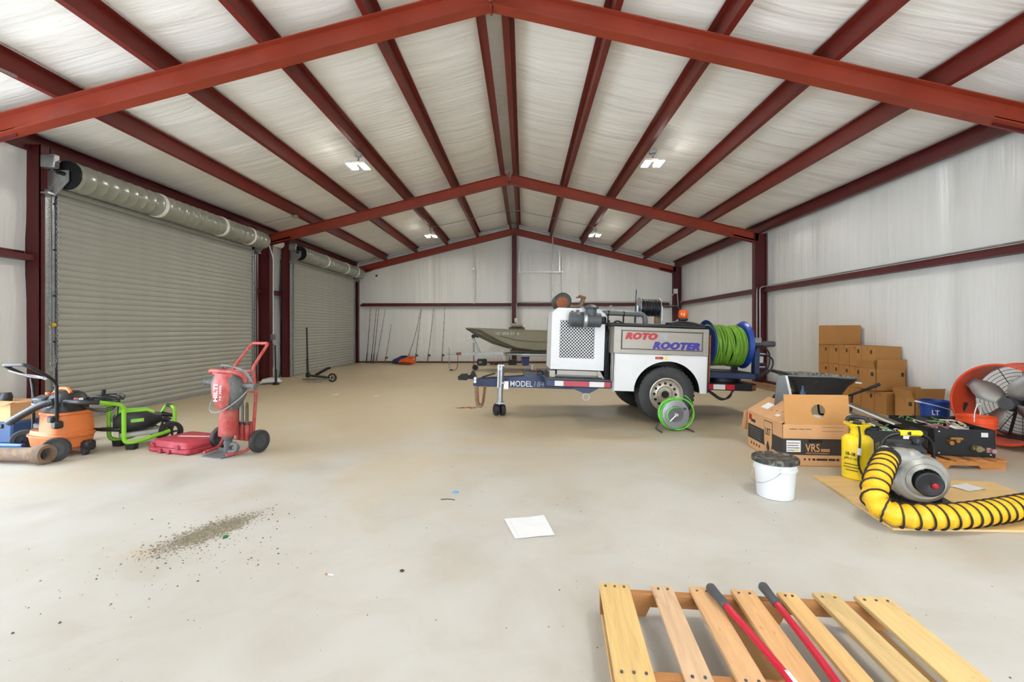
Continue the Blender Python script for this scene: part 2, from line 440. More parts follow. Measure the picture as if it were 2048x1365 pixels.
# front wall behind the viewer with its wide door opening
wf = MB(); OL, OR, OZ = 0.6, 3.9, 2.5
wf.bb(-6.25, OL, -1.3, -1.15, 0, OZ).bb(OR, 6.25, -1.3, -1.15, 0, OZ)
wf.prism([(-6.25, OZ), (6.25, OZ), (6.25, ct(6.25) + 0.1), (0, ct(0) + 0.1), (-6.25, ct(6.25) + 0.1)], -1.3, -1.15, 'xz')
wall_front = struct(wf.build('wall_front', M_WALLV))

# girts, base angles, posts: pieces of the walls
def girt(parent, p0, p1, inward, m=M_REDD):
    p0 = Vector(p0); p1 = Vector(p1); d = (p1 - p0).normalized(); w = Vector(inward)
    b = MB()
    for (q0, q1, h0, h1) in ((0, 0.15, 0, 0.008), (0.142, 0.15, -0.055, 0.0), (0, 0.008, 0, 0.06), (0, 0.15, -0.06, -0.055)):
        vs = [p + w * q + Vector((0, 0, h)) for p in (p0, p1) for q, h in ((q0, h0), (q1, h0), (q1, h1), (q0, h1))]
        b.add(vs, [(3, 2, 1, 0), (4, 5, 6, 7), (1, 5, 4, 0), (2, 6, 5, 1), (3, 7, 6, 2), (0, 4, 7, 3)])
    return b.build('girt', m, parent)
ZG = 2.2
girt(wall_left, (-6.0, 5.09, ZG), (-6.0, 5.69, ZG), (1, 0, 0))
girt(wall_left, (-6.12, 10.36, ZG), (-6.12, 11.01, ZG), (1, 0, 0)); girt(wall_left, (-6.12, 11.17, ZG), (-6.12, 12.0, ZG), (1, 0, 0))
for a, b_ in ((-1.1, 4.93), (5.09, 11.01), (11.17, 16.96)): girt(wall_right, (6.12, a, ZG), (6.12, b_, ZG), (-1, 0, 0))
girt(wall_back, (-5.75, 17.16, ZG - 0.03), (-0.1, 17.16, ZG - 0.03), (0, -1, 0)); girt(wall_back, (0.1, 17.16, ZG - 0.03), (5.75, 17.16, ZG - 0.03), (0, -1, 0))
pm = ibeam(MB(), (0, 16.93, 0), (0, 16.93, rb(0) - 0.02), 0.2, 0.17, (0, 1, 0)); pm.build('wall_post', M_REDD, wall_back)
struct(MB().bb(-5.8, 5.8, 17.06, 17.14, 0, 0.05).build('baseboard_back', M_REDD))
struct(MB().bb(6.02, 6.1, 5.2, 16.9, 0, 0.05).build('baseboard_right', M_REDD))

# ------------------------------------------------------------------ roll-up doors
def slat_mesh(L, h):
    b = MB()
    prof = []
    for i in range(9):
        t = i / 8; prof.append((0.015 * math.sin(PI * t) ** 0.4 + 0.0, h * (0.05 + 0.90 * t)))
    prof = [(0.0, 0.0)] + prof + [(0.0, h)]
    vs = [(x, y, z) for y in (0, L) for x, z in prof]; n = len(prof)
    b.add(vs, [(i, n + i, n + i + 1, i + 1) for i in range(n - 1)])
    return b.mesh('slat', M_SLAT, 60)
def chain_links(path, pitch, r, wire, m=0):
    b = MB(); P = [Vector(p) for p in path]; d = 0; k = 0
    segs = [(P[i], P[i + 1]) for i in range(len(P) - 1)]
    total = sum((q - p).length for p, q in segs); s = pitch / 2
    while s < total:
        acc = 0
        for p, q in segs:
            L = (q - p).length
            if acc + L >= s: c = p.lerp(q, (s - acc) / L); t = (q - p).normalized(); break
            acc += L
        u = t.orthogonal().normalized(); w = t.cross(u)
        if k % 2: u = w
        pts = [c + t * (math.cos(a) * pitch * 0.72) + u * (math.sin(a) * r) for a in (2 * PI * i / 8 for i in range(8))]
        b.tube(pts, wire, 4, True, m); s += pitch; k += 1
    return b
def lathe_roll(L, r):
    prof = [(r * 0.98, 0)]; y = 0.06
    while y < L - 0.03:
        prof += [(r, y - 0.012), (r + 0.006, y), (r, y + 0.012)]; y += 0.165
    return prof + [(r * 0.98, L)]
for di, (y0, y1) in enumerate(DOORS):
    L = y1 - y0; nsl = 37; h = DZ / nsl
    o = bpy.data.objects.new('door_%d' % (di + 1), None); COL.objects.link(o); o.location = (XD, y0, 0); struct(o)
    sm = slat_mesh(L, h)
    for i in range(nsl):
        c = bpy.data.objects.new('slat', sm); COL.objects.link(c); c.parent = o; c.location = (0, 0, 0.03 + i * h)
    MB().bb(-0.02, 0.03, 0.0, L, 0.0, 0.045).build('bottom_bar', M_GALV, o)
    for e, yy in ((0, -0.075), (1, L - 0.005)):
        g = MB().bb(-0.05, 0.045, yy, yy + 0.008, 0, DZ - 0.05).bb(-0.05, 0.045, yy + 0.072, yy + 0.08, 0, DZ - 0.05).bb(-0.05, -0.03, yy, yy + 0.08, 0, DZ - 0.05).bb(0.038, 0.046, yy, yy + 0.035, 0, DZ - 0.05)
        (g.bb(0.02, 0.028, yy - 0.07, yy, 0, DZ - 0.05) if e == 0 else g.bb(0.02, 0.028, yy + 0.08, yy + 0.13, 0, DZ - 0.05))
        gd = g.build('guide_rail', M_GALV, o)
        for z in (0.5, 1.1, 1.7, 2.3, 2.9): MB().cyl((0.046, yy + 0.02, z), (0.056, yy + 0.02, z), 0.012, n=6).build('bolt', M_BLKM, gd)
        # jamb channel behind the guide
        jy = yy - 0.13 if e == 0 else yy + 0.08
        MB().bb(-0.17, 0.02, jy, jy + 0.012, 0, 3.62).bb(-0.17, 0.02, jy + 0.118, jy + 0.13, 0, 3.62).bb(-0.17, -0.16, jy, jy + 0.13, 0, 3.62).bb(0.01, 0.02, jy, jy + 0.13, 0, 3.62).build('jamb', M_REDD, o)
        # bracket plate carrying the roll
        by = -0.11 if e == 0 else L + 0.09
        br = MB().prism([(-0.02, 2.98), (0.1, 2.98), (0.3, 3.18), (0.3, 3.32), (-0.02, 3.32)], by, by + 0.012, 'xz')
        br.bb(-0.03, 0.12, by - 0.09 if e == 0 else by, by if e == 0 else by + 0.09, 3.0, 3.02).bb(-0.03, -0.018, by - 0.09 if e == 0 else by, by if e == 0 else by + 0.09, 2.93, 3.3)
        for k in range(3): br.box((0.1 + 0.06 * k, by + 0.006, 3.16), (0.014, 0.016, 0.16), (0, 0.7, 0))
        br.build('bracket', M_GALV, o)
    RC = (0.24, 3.27); r = 0.185
    b = MB().lathe(lathe_roll(L + 0.1, r), (RC[0], -0.06, RC[1]), (0, 1, 0), 36); b.build('door_roll', M_ROLL, o)
    MB().lathe([(0.05, 0), (r * 0.99, 0.001), (r * 1.03, 0.012), (r * 1.03, 0.03), (r, 0.03)], (RC[0], -0.085, RC[1]), (0, 1, 0), 30).build('drum_wheel', M_BLKM, o)
    for f in (0.31, 0.66, 0.87):
        st = MB().lathe([(r + 0.004, 0), (r + 0.012, 0.005), (r + 0.012, 0.06), (r + 0.004, 0.065)], (RC[0], f * L, RC[1]), (0, 1, 0), 36); st.build('strap', M_STRAP, o)
    MB().bb(0.0, 0.2, -0.2, -0.12, 3.33, 3.5, ch=0.01).build('operator_box', M_GALV, o)
    MB().cyl((RC[0], -0.2, RC[1]), (RC[0], L + 0.12, RC[1]), 0.025).build('shaft', M_BLKM, o)
    ch = chain_links([(0.07, -0.03, 3.1), (0.065, -0.03, 0.95)], 0.034, 0.012, 0.0035); ch.build('hand_chain', M_GALV, o)
    ch = chain_links([(0.075, -0.14, 3.1), (0.09, -0.15, 1.3), (0.11, -0.16, 0.75), (0.12, -0.13, 0.72), (0.085, -0.05, 0.95)], 0.034, 0.012, 0.0035); ch.build('hand_chain', M_GALV, o)
    if di == 0:
        hk = MB().box((0.09, -0.1, 1.32), (0.05, 0.05, 0.05), (0.3, 0.4, 0), ch=0.01); hk.build('chain_keeper', mat('yellow_tag', (206, 160, 40), 0.5), o)

# tucked insulation roll at the left eave
MB().tube([(-6.02, y, 3.5 + 0.02 * math.sin(y * 2)) for y in [5.95 + 0.3 * i for i in range(37)]], 0.11, 10).build('insulation_roll', M_CEIL, ceiling)
# ------------------------------------------------------------------ more materials
M_NAVY = mat('navy_paint', (38, 50, 82), 0.4, 0.1, 0.15, 5, dirt=(60, 66, 84), dirt_at=(0.6, 0.8))
M_BLUE = mat('blue_reel_paint', (28, 66, 150), 0.35, 0.1, 0.12, 4)
M_STEELB = mat('beige_grey_stainless', (150, 143, 132), 0.4, 0.35, 0.06, 3, stretch=(0.3, 1, 6))
M_REDT = mat('red_reflector', (176, 24, 44), 0.3, 0, 0.05, 8)
M_SILT = mat('white_reflector', (214, 212, 208), 0.3, 0, 0.05, 8)
M_TIRE = mat('tire_rubber', (52, 52, 53), 0.7, 0, 0.15, 7, dirt=(78, 76, 72), dirt_at=(0.55, 0.8))
M_RIM = mat('dusty_wheel_rim', (182, 174, 156), 0.4, 0.5, 0.1, 8)
M_RUST = mat('rusty_steel', (140, 84, 52), 0.7, 0.2, 0.25, 18, 0.2, dirt=(92, 50, 30))
M_AMBER = mat('amber_lens', (240, 100, 20), 0.2, 0, 0.05, 6, trans=0.2, coat=0.5)
M_HOSEG = mat('green_hose', (112, 158, 52), 0.4, 0, 0.2, 5)
M_HOSEB = mat('black_hose', (30, 31, 34), 0.35, 0, 0.2, 8)
M_PVC = mat('grey_pvc', (92, 95, 98), 0.45, 0, 0.08, 6)
M_LRED = mat('lettering_red', (172, 12, 24), 0.4, 0, 0.03, 4)
M_LBLUE = mat('lettering_violet_blue', (50, 36, 136), 0.4, 0, 0.03, 4)
M_LWHITE = mat('lettering_white', (214, 218, 222), 0.5, 0, 0.08, 20)
M_YEL = mat('yellow_plastic', (240, 208, 30), 0.42, 0, 0.06, 6)

def wheel_parts(t, c, r, w, rim_r, side, tire_m=M_TIRE, rim_m=M_RIM, holes=12, hole_r=None, tread=True):
    """tire as a part with rim sub-part; axis along y, outer face towards side*y"""
    cx, cy, cz = c; n = 48
    prof = [(rim_r, -w * 0.42), (rim_r + (r - rim_r) * 0.35, -w * 0.5), (r * 0.93, -w * 0.47), (r * 0.985, -w * 0.4), (r, -w * 0.3), (r, w * 0.3), (r * 0.985, w * 0.4), (r * 0.93, w * 0.47), (rim_r + (r - rim_r) * 0.35, w * 0.5), (rim_r, w * 0.42)]
    b = MB().lathe(prof, c, (0, 1, 0), n, cap=False)
    b.lathe([(rim_r, -w * 0.42), (rim_r * 0.98, 0), (rim_r, w * 0.42)], c, (0, 1, 0), n, cap=False)
    if tread:
        for k in range(40):
            a = 2 * PI * k / 40
            for s in (-1, 1):
                b.box((cx + (r - 0.002) * math.cos(a), cy + s * w * 0.3, cz + (r - 0.002) * math.sin(a)), (0.008, w * 0.26, r * 0.09), (0, -a, 0.0))
    tire = b.build('tire', tire_m, t)
    if rim_m:
        R_ = rim_r; f = side
        pr = [(R_ * 1.02, f * w * 0.43), (R_ * 0.97, f * w * 0.44), (R_ * 0.92, f * w * 0.36), (R_ * 0.88, f * w * 0.2), (R_ * 0.72, f * w * 0.14), (R_ * 0.5, f * w * 0.2), (R_ * 0.42, f * w * 0.12), (R_ * 0.3, f * w * 0.12), (R_ * 0.26, f * w * 0.2), (0.001, f * w * 0.21)]
        if f < 0: pr = pr[::-1]
        rim = MB().lathe(pr, c, (0, 1, 0), 40, cap=False).build('rim', rim_m, tire)
        h0 = None
        for k in range(holes):
            a = 2 * PI * k / holes; rr = R_ * 0.66
            p = (cx + rr * math.cos(a), cy, cz + rr * math.sin(a))
            if h0 is None: h0 = MB().cyl((0, f * w * 0.1, 0), (0, f * w * 0.185, 0), hole_r or R_ * 0.085, n=10).build('vent_hole', M_BLKM, tire, loc=p)
            else: link_copy(h0, tire, p)
        MB().cyl((cx, cy + f * w * 0.1, cz), (cx, cy + f * w * 0.34, cz), R_ * 0.25, R_ * 0.2, n=18).build('hub', M_BLKM, tire)
        h0 = None
        for k in range(6):
            a = 2 * PI * (k + .5) / 6; p = (cx + R_ * .36 * math.cos(a), cy, cz + R_ * .36 * math.sin(a))
            if h0 is None: h0 = MB().cyl((0, f * w * 0.1, 0), (0, f * w * 0.2, 0), R_ * 0.05, n=6).build('lug_nut', rim_m, tire, loc=p)
            else: link_copy(h0, tire, p)
    return tire

# ------------------------------------------------------------------ drain jetter trailer
T = thing('jetter_trailer', 'white and steel drain jetter trailer with green hose reel, parked across the floor', 'trailer', (2.33, 7.0, 0.0), (0, R(2.0), R(2.0)))
AX = -0.095
# chassis
MB().bb(-1.72, -0.83, -0.72, 0.72, 0.43, 0.53, ch=0.01).bb(-0.84, 0.46, -0.48, 0.48, 0.43, 0.53, ch=0.01).build('chassis', M_NAVY, T)
MB().bb(-1.70, -0.83, -0.75, 0.75, 0.53, 0.545).build('front_deck', M_DKGREY, T)
tm = MB()
for s in (-1, 1):
    tm.prism([(-2.72, 0.325), (-2.72, 0.425), (-1.62, 0.53), (-1.0, 0.53), (-1.05, 0.43), (-1.13, 0.34), (-1.2, 0.33)], s * 0.09 - 0.035, s * 0.09 + 0.035, 'xz')
tm.bb(-2.74, -2.66, -0.12, 0.12, 0.33, 0.425)
tg = tm.build('tongue', M_NAVY, T)
text('MODEL', 0.33, 0.085, M_LWHITE, tg, (-2.03, -0.1265, 0.385), (PI / 2, -R(1.0), 0), bold=0.01)
text('184', 0.15, 0.08, mat('lettering_worn_white', (150, 156, 168), 0.6), tg, (-1.765, -0.1265, 0.39), (PI / 2, -R(1.0), 0), shear=0.15)
cp = MB().bb(-2.95, -2.7, -0.045, 0.045, 0.42, 0.475, ch=0.012).prism([(-2.97, 0.40), (-2.84, 0.40), (-2.84, 0.5), (-2.93, 0.49), (-2.98, 0.45)], -0.05, 0.05, 'xz').prism([(-2.80, 0.47), (-2.7, 0.46), (-2.73, 0.53), (-2.77, 0.55)], -0.02, 0.02, 'xz')
cpo = cp.build('coupler', M_BLKM, T)
for z in (0.395, 0.44): MB().cyl((-2.715, -0.15, z), (-2.715, -0.05, z), 0.022, n=12).build('bolt', M_ALU, cpo)
# safety chains hanging in a bundle
def chain_loop(cx, cy, z0, dx, drop, n=16):
    pts = []
    for i in range(n + 1):
        t = i / n; pts.append((cx + dx * (t - 0.5), cy, z0 - drop * (1 - (2 * t - 1) ** 4)))
    return pts
for k, (dx, dr, yy) in enumerate(((0.15, 0.30, -0.16), (0.10, 0.26, -0.18))):
    chain_links(chain_loop(-2.63 + 0.01 * k, yy, 0.33, dx, dr), 0.03, 0.014, 0.006).build('safety_chain', M_RUST if k else mat('worn_chain_steel', (150, 140, 126), 0.5, 0.6, 0.3, 25, dirt=(130, 80, 50)), T)
# jack
jb = MB().cyl((-2.335, -0.19, 0.11), (-2.335, -0.19, 0.5), 0.038, n=20).cyl((-2.335, -0.19, 0.5), (-2.335, -0.19, 0.66), 0.046, n=20).bb(-2.385, -2.285, -0.24, -0.14, 0.64, 0.67, ch=0.008)
jb.bb(-2.385, -2.36, -0.245, -0.225, 0.33, 0.66).cyl((-2.34, -0.25, 0.6), (-2.34, -0.22, 0.6), 0.018, n=10)
jo = jb.build('jack', M_GALV, T)
MB().bb(-2.29, -2.22, -0.2, -0.12, 0.31, 0.42).cyl((-2.33, -0.235, 0.4), (-2.27, -0.235, 0.4), 0.012).build('jack_clamp', M_ALU, jo)
MB().bb(-2.39, -2.27, -0.25, -0.13, 0.095, 0.115).build('wheel_bracket', M_GALV, jo)
for dx in (-0.05, 0.04):
    MB().lathe([(0.012, -0.028), (0.075, -0.026), (0.085, -0.018), (0.085, 0.018), (0.075, 0.026), (0.012, 0.028)], (-2.335 + dx, -0.19, 0.005), (1, 0.45, 0), 26).build('caster_wheel', M_BLACK, jo)
# hydraulic battery box on the tongue and loose lines
wbx = MB().bb(-2.0, -1.79, -0.12, 0.09, 0.46, 0.575, ch=0.012).bb(-1.99, -1.80, -0.11, 0.08, 0.575, 0.59, ch=0.006).bb(-1.95, -1.84, -0.127, -0.12, 0.49, 0.54)
wo = wbx.build('battery_box', M_DKGREY, T)
MB().cyl((-1.87, -0.05, 0.58), (-1.87, -0.05, 0.67), 0.02).build('terminal_post', M_GREY, wo)
MB().bb(-1.86, -1.81, -0.1, -0.03, 0.588, 0.61, ch=0.005).build('terminal_cap', M_REDT, wo)
MB().tube(smooth([(-1.81, -0.09, 0.55), (-1.74, -0.09, 0.6), (-1.70, -0.09, 0.52), (-1.68, -0.05, 0.44), (-1.6, 0, 0.5)]), 0.012).tube(smooth([(-2.3, -0.1, 0.42), (-2.4, -0.1, 0.47), (-2.55, -0.05, 0.44), (-2.63, -0.02, 0.44)]), 0.01).tube(smooth([(-2.3, -0.12, 0.43), (-2.2, -0.12, 0.46), (-2.1, -0.1, 0.42), (-1.95, -0.1, 0.43)]), 0.008).tube([(-2.62, 0.0, 0.45), (-2.42, -0.03, 0.52)], 0.012).build('brake_line', M_HOSEB, T)
# reflective tape along front deck edge
for x0, x1, m in ((-1.60, -1.48, M_SILT), (-1.48, -1.13, M_REDT), (-1.13, -0.93, M_SILT), (-0.93, -0.84, M_REDT)):
    MB().bb(x0, x1, -0.724, -0.7205, 0.445, 0.515).build('reflective_tape', m, T)
MB().prism([(-1.4, 0.43), (-0.98, 0.43), (-1.12, 0.35), (-1.2, 0.35)], -0.68, -0.62, 'xz').build('gusset', M_NAVY, T)
MB().tube(arc_pts((-1.16, -0.66, 0.30), 0.045, 0, 360, 16)[:-1], 0.007, 6, True).build('tie_ring', M_GALV, T)
# engine enclosure: white hood with an opening filled by a lattice grille
HX0, HX1, HZ0, HZ1, HY = -1.65, -0.91, 0.655, 1.51, -0.56
GX0, GX1, GZ0, GZ1 = -1.535, -1.05, 0.815, 1.34
hd = MB()
hb_ = [(HX0, HZ0), (HX1, HZ0), (HX1, HZ1 - 0.07), (HX1 - 0.10, HZ1), (HX0 + 0.08, HZ1), (HX0, HZ1 - 0.07)]
hd.bb(HX0, GX0, HY, HY + 0.02, HZ0, GZ1).bb(GX1, HX1, HY, HY + 0.02, HZ0, GZ1).bb(GX0, GX1, HY, HY + 0.02, HZ0, GZ0)
hd.prism([(HX0, GZ1), (HX1, GZ1), (HX1, HZ1 - 0.07), (HX1 - 0.10, HZ1), (HX0 + 0.08, HZ1), (HX0, HZ1 - 0.07)], HY, HY + 0.02, 'xz')
for i in range(len(hb_)):
    a, b_ = hb_[i], hb_[(i + 1) % len(hb_)]
    if i == 0: continue
    v = [(a[0], HY, a[1]), (b_[0], HY, b_[1]), (b_[0], 0.1, b_[1]), (a[0], 0.1, a[1])]
    hd.add(v, [(0, 1, 2, 3)])
hood = hd.build('engine_hood', M_WHITE, T)
gm = MB(); nx = 11; px = (GX1 - GX0) / nx
def clip(p, q):
    (x0, z0), (x1, z1) = p, q; t0, t1 = 0.0, 1.0; dx, dz = x1 - x0, z1 - z0
    for pp, qq in ((-dx, x0 - GX0), (dx, GX1 - x0), (-dz, z0 - GZ0), (dz, GZ1 - z0)):
        if pp == 0:
            if qq < 0: return None
        else:
            r_ = qq / pp
            if pp < 0: t0 = max(t0, r_)
            else: t1 = min(t1, r_)
    return None if t0 >= t1 else ((x0 + t0 * dx, z0 + t0 * dz), (x0 + t1 * dx, z0 + t1 * dz))
for k in range(-14, 30):
    for s in (-1, 1):
        x = GX0 + k * px
        seg = clip((x, GZ0), (x + s * 0.8, GZ0 + 0.8))
        if seg:
            (a, b1), (c, d1) = seg; L = math.hypot(c - a, d1 - b1)
            if L > 0.005: gm.box(((a + c) / 2, HY + 0.008 + (0.001 if s > 0 else 0), (b1 + d1) / 2), (L, 0.006, 0.0075), (0, -math.atan2(d1 - b1, c - a), 0))
gm.build('grille_lattice', M_WHITE, hood)
MB().bb(GX0 - 0.02, GX1 + 0.02, HY + 0.06, HY + 0.1, GZ0 - 0.02, GZ1 + 0.02).build('radiator_core', M_BLKM, hood)
MB().bb(-1.62, -0.95, -0.45, 0.55, 0.62, 1.44, ch=0.03).build('engine_block', M_BLKM, T)
eb = MB().bb(-1.66, -1.58, -0.57, -0.45, 0.545, 0.64, ch=0.004).bb(-1.56, -0.98, -0.55, -0.50, 0.575, 0.645, ch=0.006).prism([(-0.98, 0.545), (-0.9, 0.545), (-0.96, 0.645), (-1.0, 0.645)], -0.57, -0.5, 'xz')
eb.bb(-1.6, -0.95, -0.5, 0.5, 0.545, 0.58)
eb.build('engine_skid', M_STEELB, T)
MB().bb(-1.58, -0.93, -0.58, -0.57, 0.545, 0.56).build('skid_rail', M_BLKM, T)
# air cleaner on the hood face
ac = MB().lathe([(0.09, 0), (0.105, 0.015), (0.105, 0.17), (0.085, 0.2)], (-1.42, -0.655, 1.35), (1, 0, 0), 26)
ac.lathe([(0.085, 0.2), (0.098, 0.21), (0.098, 0.42), (0.06, 0.44)], (-1.42, -0.655, 1.35), (1, 0, 0), 26)
ac.lathe([(0.075, 0), (0.075, 0.09), (0.1, 0.1), (0.105, 0.115), (0.05, 0.15), (0.01, 0.155)], (-1.13, -0.655, 1.41), (0, 0, 1), 24)
aco = ac.build('air_cleaner', mat('air_cleaner_plastic', (70, 75, 80), 0.5, 0, 0.1, 9), T)
MB().lathe([(0.107, 0), (0.109, 0.003), (0.109, 0.045), (0.107, 0.05)], (-1.235, -0.655, 1.35), (1, 0, 0), 26).build('clamp_band', M_GALV, aco)
MB().lathe([(0.045, 0), (0.05, 0.05), (0.055, 0.075), (0.05, 0.09)], (-1.02, -0.67, 1.35), (1, -0.55, 0), 20).build('intake_elbow', M_BLACK, aco)
MB().bb(-1.33, -1.29, -0.67, -0.64, 1.45, 1.485).build('clamp_screw', M_DKGREY, aco)
MB().bb(-1.4, -1.37, -0.67, -0.64, 1.44, 1.47).build('clamp_screw', M_DKGREY, aco)
# muffler and exhaust stack behind the hood
mf = MB().lathe([(0.11, 0), (0.122, 0.01), (0.122, 0.5), (0.11, 0.51)], (-1.475, -0.30, 1.62), (0, 1, 0), 30)
mo = mf.build('muffler', M_BLKM, T)
MB().lathe([(0.001, -0.006), (0.08, -0.006), (0.088, 0.0)], (-1.485, -0.303, 1.597), (0, 1, 0), 30, cap=False).build('muffler_end', M_RUST, mo)
MB().tube(smooth([(-1.36, -0.1, 1.56), (-1.28, -0.1, 1.55), (-1.18, -0.1, 1.57), (-1.155, -0.1, 1.68)]), 0.03, 10).build('exhaust_pipe', mat('scorched_steel', (128, 112, 92), 0.5, 0.5, 0.2, 14), mo)
MB().box((-1.17, -0.1, 1.70), (0.11, 0.07, 0.035), (0, 0.25, 0), ch=0.008).box((-1.22, -0.1, 1.695), (0.08, 0.03, 0.02), (0, -0.1, 0)).build('rain_flap', M_RUST, mo)
# coolant pipe over the tank
pv = MB().tube(fillet([(-0.98, -0.4, 1.36), (-0.93, -0.4, 1.465), (-0.32, -0.4, 1.465), (-0.30, -0.4, 1.28)], 0.07, 5), 0.036, 14)
po = pv.build('coolant_pipe', M_PVC, T)
for x in (-0.84, -0.62): MB().cyl((x, -0.4, 1.2), (x, -0.4, 1.43), 0.012).lathe([(0.04, 0), (0.041, 0.02)], (x - 0.01, -0.4, 1.465), (1, 0, 0), 18).build('pipe_hanger', M_BLKM, po)
MB().cyl((-0.81, -0.4, 1.5), (-0.81, -0.4, 1.56), 0.009).bb(-0.82, -0.785, -0.42, -0.38, 1.555, 1.575, ch=0.004).build('vent_valve', M_GREY, po)
MB().tube(smooth([(-0.93, -0.45, 0.8), (-0.9, -0.5, 1.1), (-0.8, -0.5, 1.3), (-0.72, -0.45, 1.37), (-0.6, -0.45, 1.3)]), 0.013).tube(smooth([(-0.9, -0.35, 0.7), (-0.88, -0.35, 1.2), (-0.8, -0.3, 1.36)]), 0.015).tube(smooth([(-0.87, -0.5, 0.6), (-0.84, -0.55, 1.0), (-0.87, -0.4, 1.2)]), 0.012).build('engine_hose', M_HOSEB, T)
MB().bb(-0.905, -0.8, -0.5, 0.6, 0.53, 1.22, ch=0.02).build('pump_cabinet', M_BLKM, T)
# toolbox body
tb = MB().bb(-0.84, 0.43, -0.80, 0.72, 0.92, 1.275, ch=0.004)
bo = tb.build('toolbox', M_STEELB, T)
fr = MB()
for (x0, x1, z0, z1) in ((-0.84, -0.745, 0.92, 1.275), (0.355, 0.43, 0.92, 1.275), (-0.745, 0.355, 0.92, 0.972), (-0.745, 0.355, 1.232, 1.275)): fr.bb(x0, x1, -0.812, -0.80, z0, z1, ch=0.003)
fr.build('face_frame', M_STEELB, bo)
MB().bb(-0.738, 0.348, -0.806, -0.80, 0.978, 1.226).build('door_gasket', M_BLKM, bo)
tdo = MB().bb(-0.728, 0.338, -0.814, -0.80, 0.986, 1.218, ch=0.002).build('toolbox_door', M_STEELB, bo)
text('ROTO', 0.42, 0.088, M_LRED, bo, (-0.475, -0.8155, 1.155), shear=0.28, bold=0.04, spacing=1.12, fat=0.0075)
text('ROOTER', 0.62, 0.095, M_LBLUE, bo, (-0.005, -0.8155, 1.04), shear=0.28, bold=0.04, spacing=1.12, fat=0.0075)
MB().bb(-0.235, -0.125, -0.818, -0.813, 1.11, 1.205, ch=0.004).bb(-0.22, -0.14, -0.8225, -0.817, 1.15, 1.165).cyl((-0.18, -0.83, 1.145), (-0.18, -0.815, 1.145), 0.016).build('door_latch', mat('dull_latch_steel', (150, 150, 148), 0.4, 0.5), bo)
MB().bb(-0.88, 0.4, -0.78, 0.74, 1.275, 1.325, ch=0.02).build('tank_lid', M_BLKP, T)
# black pump panel between hood and toolbox
MB().bb(-0.845, -0.835, -0.78, -0.70, 0.53, 0.92).build('end_plate', M_STEELB, T)
# fender: white skirt with a round wheel opening
fx0, fx1, fz0, fz1 = -0.825, 0.43, 0.415, 0.92
arc = [(AX + 0.455 * math.cos(a) * (0.95 if math.cos(a) > 0 else 1.0), 0.415 + 0.415 * math.sin(a)) for a in [PI * i / 24 for i in range(25)]]
fd = MB()
ang = arc
# strip between the arch and the outline
out = []
for (x, z) in arc:
    out.append((x, fz1))
fd_v = []
for (x, z) in arc: fd_v += [(x, -0.80, z), (x, -0.80, fz1), (x, -0.785, z), (x, -0.785, fz1)]
ff = []
for i in range(len(arc) - 1):
    a = 4 * i; b_ = a + 4
    ff += [(a, a + 1, b_ + 1, b_), (a + 2, b_ + 2, b_ + 3, a + 3), (a, b_, b_ + 2, a + 2)]
fd.add(fd_v, ff)
fd.bb(arc[0][0], fx1, -0.80, -0.785, fz0, fz1).bb(fx0, arc[-1][0], -0.80, -0.785, fz0, fz1)
fd.bb(fx0, fx0 + 0.012, -0.80, -0.60, fz0 - 0.01, fz1).bb(fx1 - 0.012, fx1, -0.80, -0.6, fz0, fz1).bb(fx0, fx1, -0.80, -0.5, fz1 - 0.012, fz1)
fo = fd.build('fender', M_WHITE, T)
aw = MB()  # dark wheel well
wv = []; wf_ = []
for (x, z) in arc: wv += [(x, -0.785, z + 0.004), (x, -0.45, z + 0.004)]
for i in range(len(arc) - 1): wf_.append((2 * i, 2 * i + 1, 2 * i + 3, 2 * i + 2))
aw.add(wv, wf_).bb(-0.6, 0.36, -0.45, -0.44, 0.53, 0.9); aw.build('wheel_well', M_BLKM, fo)
MB().bb(-0.277, -0.17, -0.806, -0.80, 0.855, 0.888, ch=0.003).build('marker_light', mat('marker_red', (150, 30, 20), 0.3), fo)
MB().bb(-0.262, -0.215, -0.808, -0.80, 0.862, 0.881, ch=0.002).build('marker_lens', M_AMBER, fo)
MB().cyl((-0.13, -0.807, 0.868), (-0.13, -0.80, 0.868), 0.02, n=18).build('round_sticker', M_YEL, fo)
# wheels and axle
wheel_parts(T, (AX, -0.66, 0.377), 0.377, 0.235, 0.222, -1)
wheel_parts(T, (AX, 0.66, 0.377), 0.377, 0.235, 0.222, 1)
MB().cyl((AX, -0.6, 0.377), (AX, 0.6, 0.377), 0.04).build('axle', M_BLKM, T)
# things on the lid: black hose reel, beacon, straps, caps
RX, RY, RZ = -0.19, -0.15, 1.575
rr = MB()
hr = MB().lathe([(0.05, -0.15), (0.145, -0.15), (0.148, -0.147), (0.145, -0.14), (0.05, -0.135)], (RX, RY, RZ), (1, 0, 0), 30)
hr.lathe([(0.05, 0.135), (0.145, 0.14), (0.148, 0.147), (0.145, 0.15), (0.05, 0.15)], (RX, RY, RZ), (1, 0, 0), 30).cyl((RX - 0.2, RY, RZ), (RX + 0.2, RY, RZ), 0.018)
hro = hr.build('hose_reel', M_GALV, T)
cw = MB()
for k in range(11):
    x = RX - 0.125 + 0.025 * k
    cw.tube([(x + 0.006 * math.sin(3 * a), RY + (0.112 + 0.006 * (k % 2)) * math.cos(a), RZ + (0.112 + 0.006 * (k % 2)) * math.sin(a)) for a in [2 * PI * i / 20 for i in range(20)]], 0.013, 6, True)
cw.build('coiled_hose', M_HOSEB, hro)
